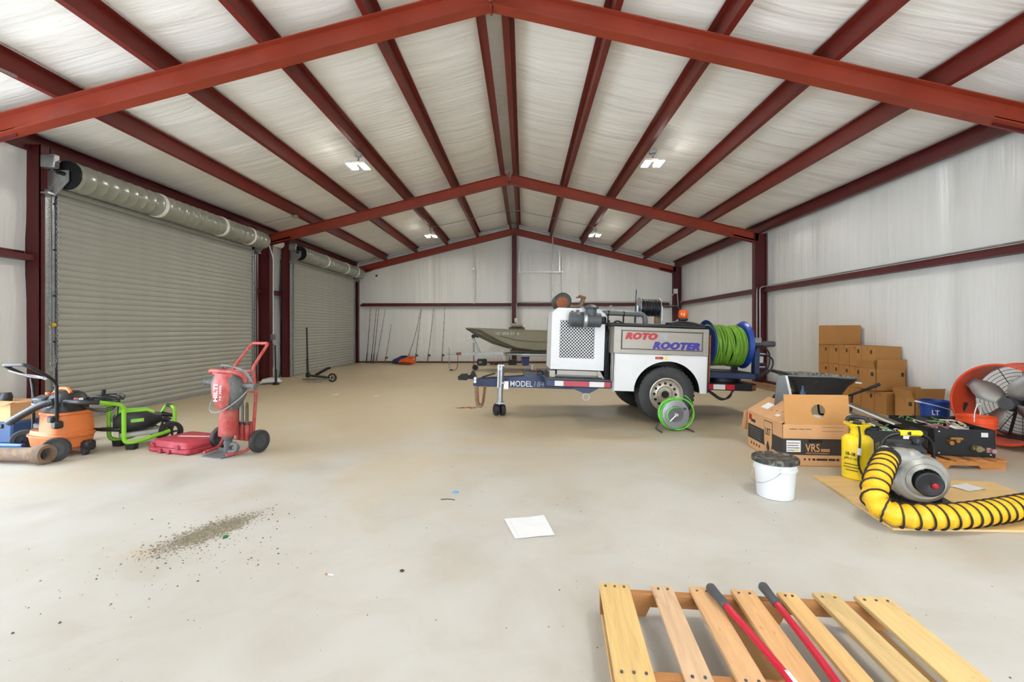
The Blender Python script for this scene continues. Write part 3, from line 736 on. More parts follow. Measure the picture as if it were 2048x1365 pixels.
MB().bb(RX - 0.19, RX - 0.17, RY - 0.06, RY + 0.06, 1.325, 1.6).bb(RX + 0.17, RX + 0.19, RY - 0.06, RY + 0.06, 1.325, 1.6).bb(RX - 0.22, RX + 0.22, RY - 0.08, RY + 0.08, 1.325, 1.34).build('reel_stand', M_GALV, hro)
MB().cyl((RX - 0.21, RY - 0.05, 1.34), (RX - 0.205, RY - 0.05, 1.83), 0.006, n=6).bb(RX - 0.24, RX - 0.18, RY - 0.07, RY - 0.03, 1.46, 1.49).build('antenna', M_BLKM, T)
MB().cyl((RX + 0.2, RY - 0.02, 1.6), (RX + 0.31, RY - 0.02, 1.6), 0.016).tube(smooth([(RX + 0.3, RY - 0.02, 1.6), (RX + 0.42, RY - 0.05, 1.62), (RX + 0.47, RY - 0.05, 1.5), (RX + 0.42, RY - 0.1, 1.4), (RX + 0.28, RY - 0.15, 1.345)]), 0.013).build('spray_gun', M_BLKP, T)
bc = MB().lathe([(0.06, 0), (0.066, 0.008), (0.066, 0.09), (0.055, 0.115), (0.03, 0.122)], (0.232, -0.4, 1.43), (0, 0, 1), 26).build('beacon_light', M_AMBER, T)
MB().lathe([(0.05, 0), (0.068, 0.02), (0.068, 0.035), (0.06, 0.04)], (0.232, -0.4, 1.39), (0, 0, 1), 24).bb(0.14, 0.33, -0.46, -0.34, 1.35, 1.375, ch=0.008).cyl((0.232, -0.4, 1.37), (0.232, -0.4, 1.395), 0.02).build('beacon_base', M_BLKP, bc)
MB().tube(smooth([(0.0, -0.5, 1.34), (0.12, -0.5, 1.37), (0.3, -0.5, 1.36), (0.42, -0.55, 1.33)]), 0.02).bb(0.02, 0.3, -0.68, -0.55, 1.325, 1.345, ch=0.006).box((0.36, -0.5, 1.345), (0.14, 0.1, 0.03), (0, 0.15, 0.2), ch=0.005).box((0.06, -0.42, 1.345), (0.12, 0.12, 0.03), (0, 0, 0.4), ch=0.005).build('tie_strap', M_BLKP, T)
MB().lathe([(0.03, 0), (0.03, 0.03), (0.045, 0.035), (0.045, 0.055), (0.03, 0.06)], (0.385, -0.62, 1.29), (0, 0, 1), 20).build('fill_cap', M_BLKP, T)
MB().box((0.02, 0.1, 1.48), (0.07, 0.07, 0.3), ch=0.004).build('cardboard_tube', mat('kraft_tube', (178, 142, 104), 0.8), T)
# rear deck with reflective tape
rd = MB().prism([(0.43, -0.70), (1.08, -0.70), (1.22, -0.56), (1.22, 0.56), (1.08, 0.7), (0.43, 0.7)], 0.455, 0.545, 'xy')
rdo = rd.build('rear_deck', M_BLKM, T)
MB().add([(1.10, -0.683, 0.47), (1.21, -0.573, 0.47), (1.21, -0.573, 0.53), (1.10, -0.683, 0.53)], [(0, 1, 2, 3)]).build('corner_plate', M_RUST, rdo)
for x0, x1, m in ((0.48, 0.56, M_REDT), (0.56, 0.72, M_SILT), (0.72, 0.85, M_REDT)): MB().bb(x0, x1, -0.705, -0.7005, 0.468, 0.535).build('reflective_tape', m, rdo)
MB().bb(0.445, 0.475, -0.74, 0.7, 0.42, 1.24).bb(0.475, 0.53, -0.55, 0.5, 0.545, 1.21).build('rear_bulkhead', M_BLKM, T)
MB().cyl((0.468, -0.76, 0.56), (0.468, -0.76, 1.2), 0.012).build('grab_rod', M_RUST, T)
# big blue reel on an L frame
fm = MB().bb(0.58, 1.30, -0.50, -0.42, 0.60, 0.68, ch=0.006).bb(0.58, 1.30, 0.12, 0.2, 0.60, 0.68, ch=0.006).bb(1.23, 1.30, -0.50, 0.2, 0.60, 0.68, ch=0.006).bb(1.225, 1.295, -0.50, -0.40, 0.68, 1.02, ch=0.006).bb(1.225, 1.295, 0.1, 0.2, 0.68, 1.02, ch=0.006).bb(1.24, 1.28, -0.5, 0.2, 1.0, 1.04)
fmo = fm.build('reel_frame', M_NAVY, T)
MB().lathe([(0.28, 0), (0.28, 0.055)], (0.9, -0.15, 0.545), (0, 0, 1), 30).build('turntable', M_BLKM, T)
MB().bb(0.6, 1.22, -0.41, 0.11, 0.655, 0.69).build('drip_tray', M_BLKM, fmo)
BX0, BX1, BY, BZ = 0.70, 1.185, -0.15, 1.075
br_ = MB()
for x, s in ((BX0, -1), (BX1, 1)):
    br_.lathe([(0.03, 0.0), (0.29, 0.0), (0.325, 0.012 * s), (0.345, 0.034 * s), (0.35, 0.036 * s), (0.333, 0.006 * s), (0.31, -0.012 * s), (0.03, -0.012 * s)] if s > 0 else [(0.03, -0.012 * s), (0.31, -0.012 * s), (0.333, 0.006 * s), (0.35, 0.036 * s), (0.345, 0.034 * s), (0.325, 0.012 * s), (0.29, 0.0), (0.03, 0.0)], (x, BY, BZ), (1, 0, 0), 44, cap=False)
br_.cyl((BX0, BY, BZ), (BX1, BY, BZ), 0.16, n=26)
bro = br_.build('jetter_reel', M_BLUE, T)
gw = MB(); n = 15; rs = random.Random(5)
for k in range(n):
    x = BX0 + 0.035 + (BX1 - BX0 - 0.07) * k / (n - 1); rad = 0.255 + 0.02 * rs.random(); t = 0.02 * (rs.random() - 0.5); ph = rs.random() * 6
    gw.tube([(x + t * math.sin(a + ph) + 0.006 * math.sin(2 * a + ph), BY + rad * math.cos(a), BZ - 0.01 + rad * math.sin(a) - (0.03 if math.sin(a) < -0.7 else 0)) for a in [2 * PI * i / 26 for i in range(26)]], 0.0145, 6, True)
for k in range(7):
    x = BX0 + 0.06 + 0.06 * k; rad = 0.285; sk = (rs.random() - 0.5) * 0.16
    gw.tube([(x + sk * math.sin(a), BY + rad * math.cos(a), BZ - 0.01 + rad * math.sin(a)) for a in [2 * PI * i / 26 for i in range(26)]], 0.0145, 6, True)
gw.build('wound_green_hose', M_HOSEG, bro)
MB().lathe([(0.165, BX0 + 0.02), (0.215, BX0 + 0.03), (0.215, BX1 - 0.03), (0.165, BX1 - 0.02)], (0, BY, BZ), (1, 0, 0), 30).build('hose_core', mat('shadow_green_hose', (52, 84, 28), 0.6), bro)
MB().cyl((BX0 - 0.16, BY, BZ), (BX0, BY, BZ), 0.03).build('axle_stub', M_BLKM, bro)
MB().cyl((BX1, BY, BZ), (BX1 + 0.1, BY, BZ), 0.035).bb(BX1 + 0.03, BX1 + 0.1, BY - 0.25, BY + 0.1, BZ - 0.04, BZ + 0.05, ch=0.01).build('swivel', M_BLKM, bro)
MB().cyl((1.24, -0.44, 1.09), (1.4, -0.44, 1.105), 0.022).lathe([(0.03, 0), (0.042, 0.02), (0.042, 0.15), (0.036, 0.165)], (1.36, -0.44, 1.1), (1, 0, 0.05), 20).build('reel_motor', M_DKGREY, fmo)
hz = MB()
for k, (dx, dz, yy) in enumerate(((0.16, 0.0, -0.42), (0.22, -0.03, -0.4), (0.13, -0.06, -0.38), (0.19, -0.1, -0.36))):
    hz.tube(smooth([(1.3, yy, 1.06 - 0.1 * k), (1.3 + dx, yy, 1.03 - 0.1 * k), (1.3 + dx + 0.03, yy, 0.84 - 0.04 * k), (1.3 + dx * 0.7, yy, 0.66), (1.28, yy, 0.62 + 0.01 * k)]), 0.011, 7)
hz.build('hydraulic_hose', M_HOSEB, fmo)
MB().bb(1.3, 1.37, -0.46, -0.40, 0.83, 0.93, ch=0.006).bb(1.3, 1.4, -0.45, -0.42, 0.77, 0.785).bb(1.3, 1.4, -0.45, -0.42, 0.955, 0.97).build('valve_block', M_GALV, fmo)
cbm = MB()
for k in range(4):
    cbm.tube(smooth([(0.47 + 0.02 * k, -0.55 + 0.02 * k, 0.46), (0.6, -0.55, 0.42 - 0.01 * k), (0.74, -0.55, 0.315 - 0.008 * k), (0.87, -0.55 + 0.02 * k, 0.33), (0.9 + 0.008 * k, -0.55, 0.46)]), 0.011, 7)
cbm.build('hanging_cable', M_HOSEB, T)
# ------------------------------------------------------------------ lofted superellipse bodies
def loft(mb, st, n=28, M=None, m=0, cap=True):
    """st: list of (h, cx, cy, rx, ry, e): cross-sections stacked along local z"""
    vs = []; fs = []
    for (h, cx, cy, rx, ry, e) in st:
        for i in range(n):
            a = 2 * PI * i / n; c, s = math.cos(a), math.sin(a)
            vs.append((cx + rx * math.copysign(abs(c) ** (2 / e), c), cy + ry * math.copysign(abs(s) ** (2 / e), s), h))
    for k in range(len(st) - 1):
        for i in range(n):
            j = (i + 1) % n; fs.append((k * n + i, k * n + j, (k + 1) * n + j, (k + 1) * n + i))
    if cap: fs.append(tuple(range(n))[::-1]); fs.append(tuple((len(st) - 1) * n + i for i in range(n)))
    return mb.add(vs, fs, m, M)
def along(p, q, up=(0, 0, 1)):
    """matrix whose local z runs from p towards q, local y as near to up as it goes"""
    p = Vector(p); z = (Vector(q) - p).normalized(); u = Vector(up); x = u.cross(z).normalized(); y = z.cross(x)
    return Matrix.Translation(p) @ Matrix((x, y, z)).transposed().to_4x4()
def small_wheel(t, c, ax, r, w, tire_m, hub_m, spokes=0, rim=0.62, name='wheel'):
    ax = Vector(ax).normalized()
    tr = MB().lathe([(r * rim, -w / 2), (r * 0.93, -w / 2), (r, -w * 0.33), (r, w * 0.33), (r * 0.93, w / 2), (r * rim, w / 2), (r * rim, -w / 2)], c, ax, 32, cap=False).build(name, tire_m, t)
    hb = MB()
    if spokes:
        q = ax.to_track_quat('Z', 'Y').to_matrix().to_4x4(); M = Matrix.Translation(c) @ q
        for k in range(spokes):
            hb.bb(0.0, r * rim * 1.02, -r * 0.07, r * 0.07, -w * 0.3, w * 0.3, 0, M @ Matrix.Rotation(2 * PI * k / spokes, 4, 'Z'))
        hb.lathe([(r * 0.2, -w * 0.5), (r * 0.2, w * 0.5)], c, ax, 16).lathe([(r * rim, -w * 0.4), (r * rim * 0.9, -w * 0.4), (r * rim * 0.9, w * 0.4), (r * rim, w * 0.4)], c, ax, 32, cap=False)
    else:
        hb.lathe([(r * rim, -w * 0.42), (r * rim * 0.95, -w * 0.36), (r * 0.3, -w * 0.34), (r * 0.24, -w * 0.5), (r * 0.2, -w * 0.52), (r * 0.2, w * 0.52), (r * 0.24, w * 0.5), (r * 0.3, w * 0.34), (r * rim * 0.95, w * 0.36), (r * rim, w * 0.42)], c, ax, 28)
    hb.build('wheel_hub', hub_m, tr)
    return tr

M_TOOLRED = mat('red_tool_paint', (178, 58, 54), 0.5, 0, 0.12, 6, dirt=(176, 120, 114), dirt_at=(0.42, 0.8))
M_CASE = mat('dusty_red_plastic', (166, 48, 62), 0.5, 0, 0.12, 5, dirt=(188, 96, 104), dirt_at=(0.5, 0.85))
M_DUSTY = mat('dusty_grey_plastic', (96, 98, 98), 0.6, 0, 0.2, 9, dirt=(140, 138, 132), dirt_at=(0.55, 0.8))
M_ORANGE = mat('faded_orange_plastic', (214, 118, 58), 0.5, 0, 0.07, 4, dirt=(190, 110, 66), dirt_at=(0.6, 0.9))
M_LIME = mat('lime_green_paint', (132, 196, 48), 0.35, 0, 0.08, 5)
M_CARD = mat('kraft_cardboard', (186, 134, 78), 0.8, 0, 0.06, 5)
M_CARD2 = mat('pale_cardboard', (200, 152, 106), 0.8, 0, 0.06, 5)
M_PAPER = mat('white_paper', (220, 220, 220), 0.7, 0, 0.03, 10)
M_BLUEP = mat('blue_plastic', (24, 62, 140), 0.4, 0, 0.1, 6)

# ------------------------------------------------------------------ breaker hammer on its hand truck
t = thing('hand_truck', 'red tube hand truck carrying the breaker hammer, in front of the near roll-up door', 'hand truck', (-2.62, 4.72, 0), R(-17))
for s in (-1, 1):
    p = fillet([(s * 0.15, -0.26, 0.03), (s * 0.2, -0.05, 0.035), (s * 0.2, 0.0, 0.12), (s * 0.21, 0.03, 0.62), (s * 0.13, 0.06, 0.86), (s * 0.115, 0.26, 1.09)], 0.06)
    MB().tube(p, 0.016, 10).build('side_tube', M_TOOLRED, t)
MB().tube(fillet([(-0.115, 0.25, 1.075), (-0.105, 0.28, 1.11), (0.105, 0.28, 1.11), (0.115, 0.25, 1.075)], 0.03), 0.017, 10).build('handle', M_TOOLRED, t)
MB().cyl((-0.25, 0.02, 0.115), (0.25, 0.02, 0.115), 0.012).build('axle', M_TOOLRED, t)
for z in (0.3, 0.62): MB().cyl((-0.2, 0.02, z), (0.2, 0.02, z), 0.011).build('crossbar', M_TOOLRED, t)
MB().bb(-0.13, 0.13, -0.3, -0.12, 0.0, 0.012).bb(-0.13, 0.13, -0.12, -0.108, 0, 0.05).build('foot_plate', M_DUSTY, t)
for s in (-1, 1): small_wheel(t, (s * 0.265, 0.02, 0.115), (1, 0, 0), 0.115, 0.055, M_TIRE, M_DKGREY)
ho = MB().bb(0.035, 0.22, -0.035, -0.025, 0.14, 0.30).build('chisel_rack', M_TOOLRED, t)
for k in range(3):
    MB().lathe([(0.02, 0), (0.024, 0.005), (0.024, 0.16), (0.021, 0.16), (0.019, 0.01)], (0.06 + 0.062 * k, -0.055, 0.13), (0, 0, 1), 14, cap=False).build('chisel_socket', M_TOOLRED, ho)
MB().cyl((-0.2, -0.0, 0.83), (0.19, -0.0, 0.83), 0.014).build('crossbar', M_TOOLRED, t)
for k, lab in enumerate(('leftmost steel chisel standing in the hand truck rack', 'middle steel chisel standing in the hand truck rack', 'rightmost steel chisel standing in the hand truck rack')):
    p = t.matrix_world if False else None
    a = R(-17); lx, ly = 0.06 + 0.062 * k, -0.055
    wx, wy = -2.62 + lx * math.cos(a) - ly * math.sin(a), 4.72 + lx * math.sin(a) + ly * math.cos(a)
    c = thing('chisel', lab, 'chisel', (wx, wy, 0.14), 0, 'chisels in the hand truck')
    MB().lathe([(0.016, 0), (0.016, 0.16), (0.022, 0.165), (0.022, 0.175), (0.015, 0.18), (0.015, 0.34), (0.011, 0.37), (0.009, 0.44 - 0.03 * k)], (0, 0, 0), (0, 0, 1), 8).build('shank', mat('worn_tool_steel_%s' % 'abc'[k], [(120, 118, 112), (128, 126, 120), (106, 100, 84)][k], 0.5, 0.7, 0.2, 20), c)
    MB().lathe([(0.023, 0), (0.023, 0.012)], (0, 0, 0.162), (0, 0, 1), 12).build('collar', M_DKGREY, c)
h = thing('breaker_hammer', 'red and grey electric breaker hammer with white lettering, strapped upright on hand truck', 'jackhammer', (-2.60, 4.52, 0.012), (0, R(2), R(-10)))
loft(MB(), [(0.455, 0, 0, 0.075, 0.075, 2.4), (0.5, 0, 0, 0.11, 0.09, 2.6), (0.6, 0, 0, 0.155, 0.115, 2.8), (0.7, 0, 0, 0.165, 0.12, 2.8), (0.78, 0, 0, 0.14, 0.115, 2.8), (0.82, 0, 0, 0.1, 0.1, 2.6)]).build('housing', M_DUSTY, h)
sh = MB()
def shield(u, v):
    z = 0.465 + 0.355 * v; x = (u - 0.5) * 2
    hw = [0.055, 0.085, 0.1, 0.105, 0.105, 0.1][min(5, int(v * 5))] + ([0.03, 0.015, 0.005, 0.0, -0.005, 0][min(5, int(v * 5))]) * (v * 5 - int(v * 5))
    d = 0.098 + 0.05 * math.sin(PI * min(1, v * 1.15) * 0.9) * 0.7
    return (x * hw, -d - 0.012 + 0.035 * abs(x) ** 2.5, z)
sh.grid(shield, 12, 20); so = sh.build('front_shield', M_TOOLRED, h, angle=70)
text('HILTI', 0.165, 0.048, M_WHITE, so, (-0.022, -0.1465, 0.635), (PI / 2, -PI / 2, 0), bold=0.03)
text('TE 3000', 0.15, 0.022, M_WHITE, so, (0.032, -0.1455, 0.635), (PI / 2, -PI / 2, 0))
loft(MB(), [(0.195, 0.0, 0, 0.078, 0.078, 2.6), (0.21, 0, 0, 0.082, 0.082, 2.6), (0.47, 0, 0, 0.072, 0.072, 2.6)]).build('barrel', M_TOOLRED, h)
MB().lathe([(0.055, 0.2), (0.05, 0.16), (0.036, 0.15), (0.04, 0.11), (0.034, 0.09), (0.036, 0.04), (0.026, 0.02), (0.02, 0.005)][::-1], (0, 0, 0), (0, 0, 1), 18).build('chuck', M_DUSTY, h)
MB().tube(fillet([(0.03, -0.02, 0.035), (0.1, -0.01, 0.04), (0.12, 0, 0.09), (0.07, 0, 0.12), (0.03, 0, 0.1)], 0.03), 0.02, 10).build('chuck_lever', M_DUSTY, h)
MB().tube(fillet([(-0.2, -0.03, 0.82), (-0.17, -0.06, 0.835), (0.11, -0.06, 0.835), (0.17, 0.0, 0.79), (0.17, 0.02, 0.68)], 0.05), 0.022, 10).bb(-0.14, 0.1, -0.085, 0.05, 0.80, 0.825, ch=0.01).build('top_bar', M_TOOLRED, h)
for s in (-1, 1):
    MB().lathe([(0.03, 0), (0.026, 0.03), (0.024, 0.12), (0.03, 0.13), (0.03, 0.15), (0.02, 0.152)], (s * 0.145, 0, 0.705), (s, 0, -0.06 * s), 16).build('grip', M_DUSTY, h)
cd_ = MB()
for k in range(4):
    cd_.tube(smooth([(-0.12 + 0.02 * k, 0.02, 0.85), (-0.07, -0.03 - 0.01 * k, 0.885 + 0.006 * k), (0.05, -0.02, 0.885), (0.14, 0.03, 0.85 - 0.01 * k), (0.2 + 0.01 * k, 0.06, 0.76 - 0.02 * k), (0.19, 0.08, 0.68)]), 0.0065, 6)
cd_.tube(smooth([(0.19, 0.07, 0.7), (0.215, -0.05, 0.62), (0.15, -0.12, 0.53), (0.02, -0.15, 0.44), (-0.1, -0.14, 0.45), (-0.15, -0.06, 0.55), (-0.14, 0.02, 0.62)]), 0.0065, 6)
cd_.build('power_cord', M_GREY, h)

# ------------------------------------------------------------------ red carrying case
c = thing('tool_case', 'dusty red plastic carrying case lying flat beside the hand truck', 'tool case', (-3.19, 4.8, 0), R(-17))
MB().bb(-0.29, 0.29, -0.24, 0.24, 0, 0.065, ch=0.02).build('base_shell', M_CASE, c)
lid = loft(MB(), [(0.066, 0, 0, 0.29, 0.24, 10), (0.09, 0, 0, 0.288, 0.238, 9), (0.118, 0, 0, 0.262, 0.212, 9), (0.122, 0, 0, 0.25, 0.2, 9)], 40).build('lid', M_CASE, c, angle=25)
MB().box((0.03, 0.03, 0.1225), (0.36, 0.05, 0.002), (0, 0, 0.25)).build('worn_decal', mat('pale_worn_decal', (206, 170, 164), 0.7), lid)
for x in (-0.2, 0.15):
    MB().bb(x - 0.03, x + 0.03, -0.25, -0.238, 0.06, 0.1, ch=0.006).cyl((x - 0.02, -0.25, 0.095), (x + 0.02, -0.25, 0.095), 0.009).build('latch', M_CASE, c)
for x in (-0.09, 0.03): MB().bb(x - 0.022, x + 0.022, -0.256, -0.238, 0.0, 0.05, ch=0.006).build('foot', M_CASE, c)

# ------------------------------------------------------------------ pressure washer
w = thing('pressure_washer', 'lime green and black electric pressure washer with tube frame', 'pressure washer', (-3.9, 4.8, 0), 0)
MB().tube(fillet([(0.08, -0.1, 0.45), (0.08, -0.1, 0.09), (0.13, -0.06, 0.06), (0.3, 0.24, 0.13)], 0.07), 0.021, 12).build('frame_tube', M_LIME, w)
MB().tube(fillet([(-0.2, 0.03, 0.45), (-0.2, 0.03, 0.09), (-0.13, 0.08, 0.06), (0.04, 0.38, 0.13)], 0.07), 0.021, 12).build('frame_tube', M_LIME, w)
MB().tube(fillet([(0.08, -0.1, 0.43), (0.07, -0.13, 0.485), (0.0, -0.3, 0.53)], 0.05), 0.021, 12).build('handle_bar', M_LIME, w)
MB().tube(fillet([(-0.2, 0.03, 0.43), (-0.21, -0.01, 0.485), (-0.25, -0.2, 0.525)], 0.04), 0.02, 12).build('handle_bar', M_LIME, w)
MB().tube(fillet([(0.0, -0.3, 0.53), (-0.05, -0.41, 0.55), (-0.29, -0.38, 0.55), (-0.25, -0.2, 0.525)], 0.06), 0.023, 12).build('grip', M_BLKP, w)
M_ = along((-0.13, 0.0, 0.275), (0.2, 0.33, 0.275))
loft(MB(), [(0.0, 0, -0.02, 0.09, 0.075, 4), (0.05, 0, 0, 0.125, 0.11, 4), (0.28, 0, 0.0, 0.12, 0.105, 4), (0.36, 0, -0.01, 0.075, 0.07, 3), (0.42, 0, 0.0, 0.05, 0.05, 2)], 28, M_).build('motor_housing', M_BLKP, w)
sp = loft(MB(), [(0.02, 0, 0.06, 0.075, 0.045, 3.5), (0.06, 0, 0.07, 0.1, 0.06, 3.5), (0.28, 0, 0.07, 0.09, 0.05, 3.5), (0.35, 0, 0.05, 0.06, 0.035, 3)], 24, M_).build('top_cover', M_LIME, w)
MB().bb(-0.055, 0.055, -0.055, -0.01, -0.012, -0.004, 0, M_).build('rating_plate', M_PAPER, w)
MB().bb(-0.127, -0.119, -0.01, 0.025, 0.14, 0.25, 0, M_).build('side_badge', M_LIME, w)
loft(MB(), [(0.05, 0, -0.145, 0.11, 0.028, 4), (0.4, 0, -0.145, 0.1, 0.03, 4)], 20, M_).build('soap_tank', mat('grey_soap_tank', (176, 178, 168), 0.5), w)
for p in ((0.13, -0.06), (-0.13, 0.07)): MB().prism([(p[0] - 0.04, 0.0), (p[0] + 0.04, 0.0), (p[0] + 0.05, 0.06), (p[0] - 0.05, 0.06)], p[1] - 0.03, p[1] + 0.03, 'xz').build('rubber_foot', M_BLACK, w)
for p in ((0.3, 0.26), (0.02, 0.46)): small_wheel(w, (p[0], p[1], 0.115), (1, -0.75, 0), 0.115, 0.05, M_BLACK, M_BLKP, spokes=5, rim=0.66)
MB().tube(fillet([(0.06, 0.42, 0.28), (0.1, 0.44, 0.38), (0.15, 0.41, 0.39)], 0.03), 0.019, 10).tube(fillet([(0.24, 0.34, 0.39), (0.31, 0.3, 0.38), (0.32, 0.29, 0.18)], 0.05), 0.019, 10).build('rear_handle', M_LIME, w)
MB().cyl((0.14, 0.415, 0.39), (0.25, 0.335, 0.39), 0.022).build('rear_grip', M_BLKP, w)
MB().tube(fillet([(-0.34, -0.02, 0.2), (0.0, -0.1, 0.21), (0.06, -0.1, 0.22)], 0.05), 0.018, 8).bb(-0.22, -0.02, -0.07, -0.02, 0.185, 0.225, ch=0.01).build('hose_hook', M_BLKP, w)
MB().cyl((0.16, 0.29, 0.31), (0.25, 0.36, 0.28), 0.03, 0.018).cyl((0.2, 0.28, 0.28), (0.27, 0.3, 0.25), 0.012).build('pump_outlet', M_BLKM, w)
cw = MB()
for k in range(6):
    r_ = 0.10 + 0.008 * k
    cw.tube([(-0.07 + (r_ + 0.03) * math.cos(a), -0.14 + r_ * 0.8 * math.sin(a), 0.525 + 0.008 * k + 0.02 * math.sin(a * 2 + k)) for a in [2 * PI * i / 22 for i in range(22)]], 0.0075, 6, True)
for k in range(3):
    cw.tube(smooth([(0.06, -0.12, 0.52), (0.04, -0.2, 0.46 - 0.02 * k), (-0.1, -0.25, 0.45 - 0.012 * k), (-0.24, -0.25, 0.5)]), 0.005, 6)
cw.tube(smooth([(0.0, -0.08, 0.47), (0.0, -0.08, 0.4), (-0.06, -0.03, 0.33), (-0.1, 0.0, 0.3)]), 0.006, 6)
cw.build('high_pressure_hose', M_HOSEB, w)
MB().cyl((-0.1, -0.15, 0.56), (-0.09, -0.15, 0.64), 0.017, 0.02).box((-0.11, -0.15, 0.555), (0.1, 0.04, 0.05), ch=0.01).build('spray_gun', M_BLKP, w)
for x, m in ((-0.235, mat('pale_red_nozzle', (196, 120, 100), 0.5)), (-0.18, M_PAPER)): MB().cyl((x, -0.3, 0.535), (x, -0.3, 0.575), 0.017).build('nozzle_tip', m, w)

# ------------------------------------------------------------------ wet/dry vacuum
v = thing('shop_vacuum', 'faded orange wet and dry vacuum with black hose and tall cart handle', 'vacuum', (-4.36, 4.58, 0), R(-18))
loft(MB(), [(0.06, 0, 0, 0.23, 0.15, 3.5), (0.09, 0, 0, 0.26, 0.18, 3.5), (0.19, 0, 0, 0.275, 0.2, 3.2), (0.195, 0, 0, 0.285, 0.21, 3.2), (0.21, 0, 0, 0.285, 0.21, 3.2), (0.215, 0, 0, 0.27, 0.195, 3.2), (0.255, 0, 0, 0.262, 0.185, 3.2)], 40).build('lower_tub', M_ORANGE, v, angle=30)
loft(MB(), [(0.24, 0.085, 0, 0.185, 0.182, 3.5), (0.41, 0.085, 0, 0.175, 0.172, 3.5), (0.42, 0.085, 0, 0.185, 0.18, 3.5), (0.44, 0.085, 0, 0.185, 0.18, 3.5)], 40).build('tank', M_ORANGE, v, angle=30)
MB().bb(0.2, 0.28, -0.19, -0.12, 0.3, 0.37, ch=0.012).build('handle_socket', M_BLKP, v)
MB().bb(0.17, 0.24, -0.205, -0.155, 0.36, 0.42, ch=0.01).build('latch', M_BLKP, v)
loft(MB(), [(0.44, 0.06, 0, 0.165, 0.16, 3), (0.49, 0.05, 0, 0.175, 0.165, 3), (0.54, 0.05, 0.02, 0.16, 0.15, 3), (0.6, 0.04, 0.03, 0.13, 0.12, 2.6), (0.63, 0.04, 0.03, 0.08, 0.08, 2.4)], 32).build('motor_head', M_BLKP, v)
MB().box((-0.1, -0.1, 0.545), (0.15, 0.1, 0.09), (0.35, 0, 0.1), ch=0.012).build('control_box', M_DKGREY, v)
MB().box((-0.12, -0.155, 0.5), (0.08, 0.004, 0.045), (0.3, 0, 0.15)).build('label', M_PAPER, v)
MB().tube(fillet([(-0.1, -0.03, 0.6), (-0.04, 0, 0.66), (0.1, 0, 0.665), (0.15, 0.0, 0.62)], 0.04), 0.016, 8).box((-0.11, -0.06, 0.6), (0.05, 0.03, 0.05), (0.3, 0.2, 0), ch=0.008).build('carry_handle', mat('bright_orange_plastic', (232, 110, 40), 0.45), v)
hp = [(0.2, -0.15, 0.56), (0.1, -0.22, 0.53), (-0.04, -0.27, 0.45), (-0.18, -0.3, 0.375), (-0.28, -0.28, 0.345), (-0.31, -0.2, 0.38), (-0.25, -0.1, 0.47), (-0.12, -0.02, 0.545), (-0.04, 0.0, 0.55)]
hq = smooth(hp, 3)
MB().tube(hq, 0.034, 12, rad=[0.034 + (0.0025 if i % 2 else -0.002) for i in range(len(hq))]).build('suction_hose', M_HOSEB, v, angle=80)
MB().tube(fillet([(0.24, -0.16, 0.31), (0.24, -0.16, 0.74), (0.24, -0.22, 0.81), (0.23, -0.36, 0.92)], 0.06), 0.0145, 10).build('cart_post', M_BLKM, v)
MB().tube(fillet([(-0.36, -0.06, 0.2), (-0.36, -0.06, 0.74), (-0.3, -0.16, 0.81), (-0.06, -0.38, 0.905)], 0.06), 0.0145, 10).build('cart_post', M_BLKM, v)
MB().tube(fillet([(0.232, -0.34, 0.905), (0.225, -0.385, 0.935), (-0.03, -0.425, 0.93), (-0.09, -0.35, 0.895)], 0.04), 0.0165, 10).build('push_bar', M_BLKP, v)
cw = MB(); rs = random.Random(11)
for k in range(9):
    a = rs.random(); b_ = rs.random()
    cw.tube(smooth([(0.24, -0.2 - 0.06 * a, 0.78 + 0.03 * b_), (0.1, -0.2 - 0.05 * a, 0.78 + 0.04 * a), (0.0, -0.24 - 0.08 * b_, 0.79 + 0.05 * b_), (-0.12, -0.22 - 0.08 * a, 0.81 + 0.04 * a), (-0.25, -0.18 - 0.12 * b_, 0.8 + 0.06 * b_)]), 0.0045, 5)
cw.tube(smooth([(-0.33, -0.1, 0.78), (-0.3, -0.1, 0.65), (-0.34, -0.07, 0.56)]), 0.005, 5)
cw.build('power_cord', M_GREY, v)
small_wheel(v, (0.31, -0.2, 0.112), (-0.8, 0.6, 0), 0.112, 0.055, M_TIRE, M_DKGREY, name='rear_wheel')
small_wheel(v, (-0.44, -0.09, 0.112), (-0.7, 0.7, 0), 0.112, 0.055, M_TIRE, M_BLKP, name='rear_wheel')
MB().bb(0.24, 0.34, 0.02, 0.12, 0.04, 0.14, ch=0.02).cyl((0.3, 0.02, 0.04), (0.3, 0.06, 0.04), 0.04).build('caster', M_BLKP, v)
MB().bb(-0.24, -0.11, -0.12, 0.1, 0.255, 0.31, ch=0.01).bb(-0.14, -0.1, -0.12, 0.1, 0.28, 0.42, ch=0.01).build('accessory_tray', M_DKGREY, v)

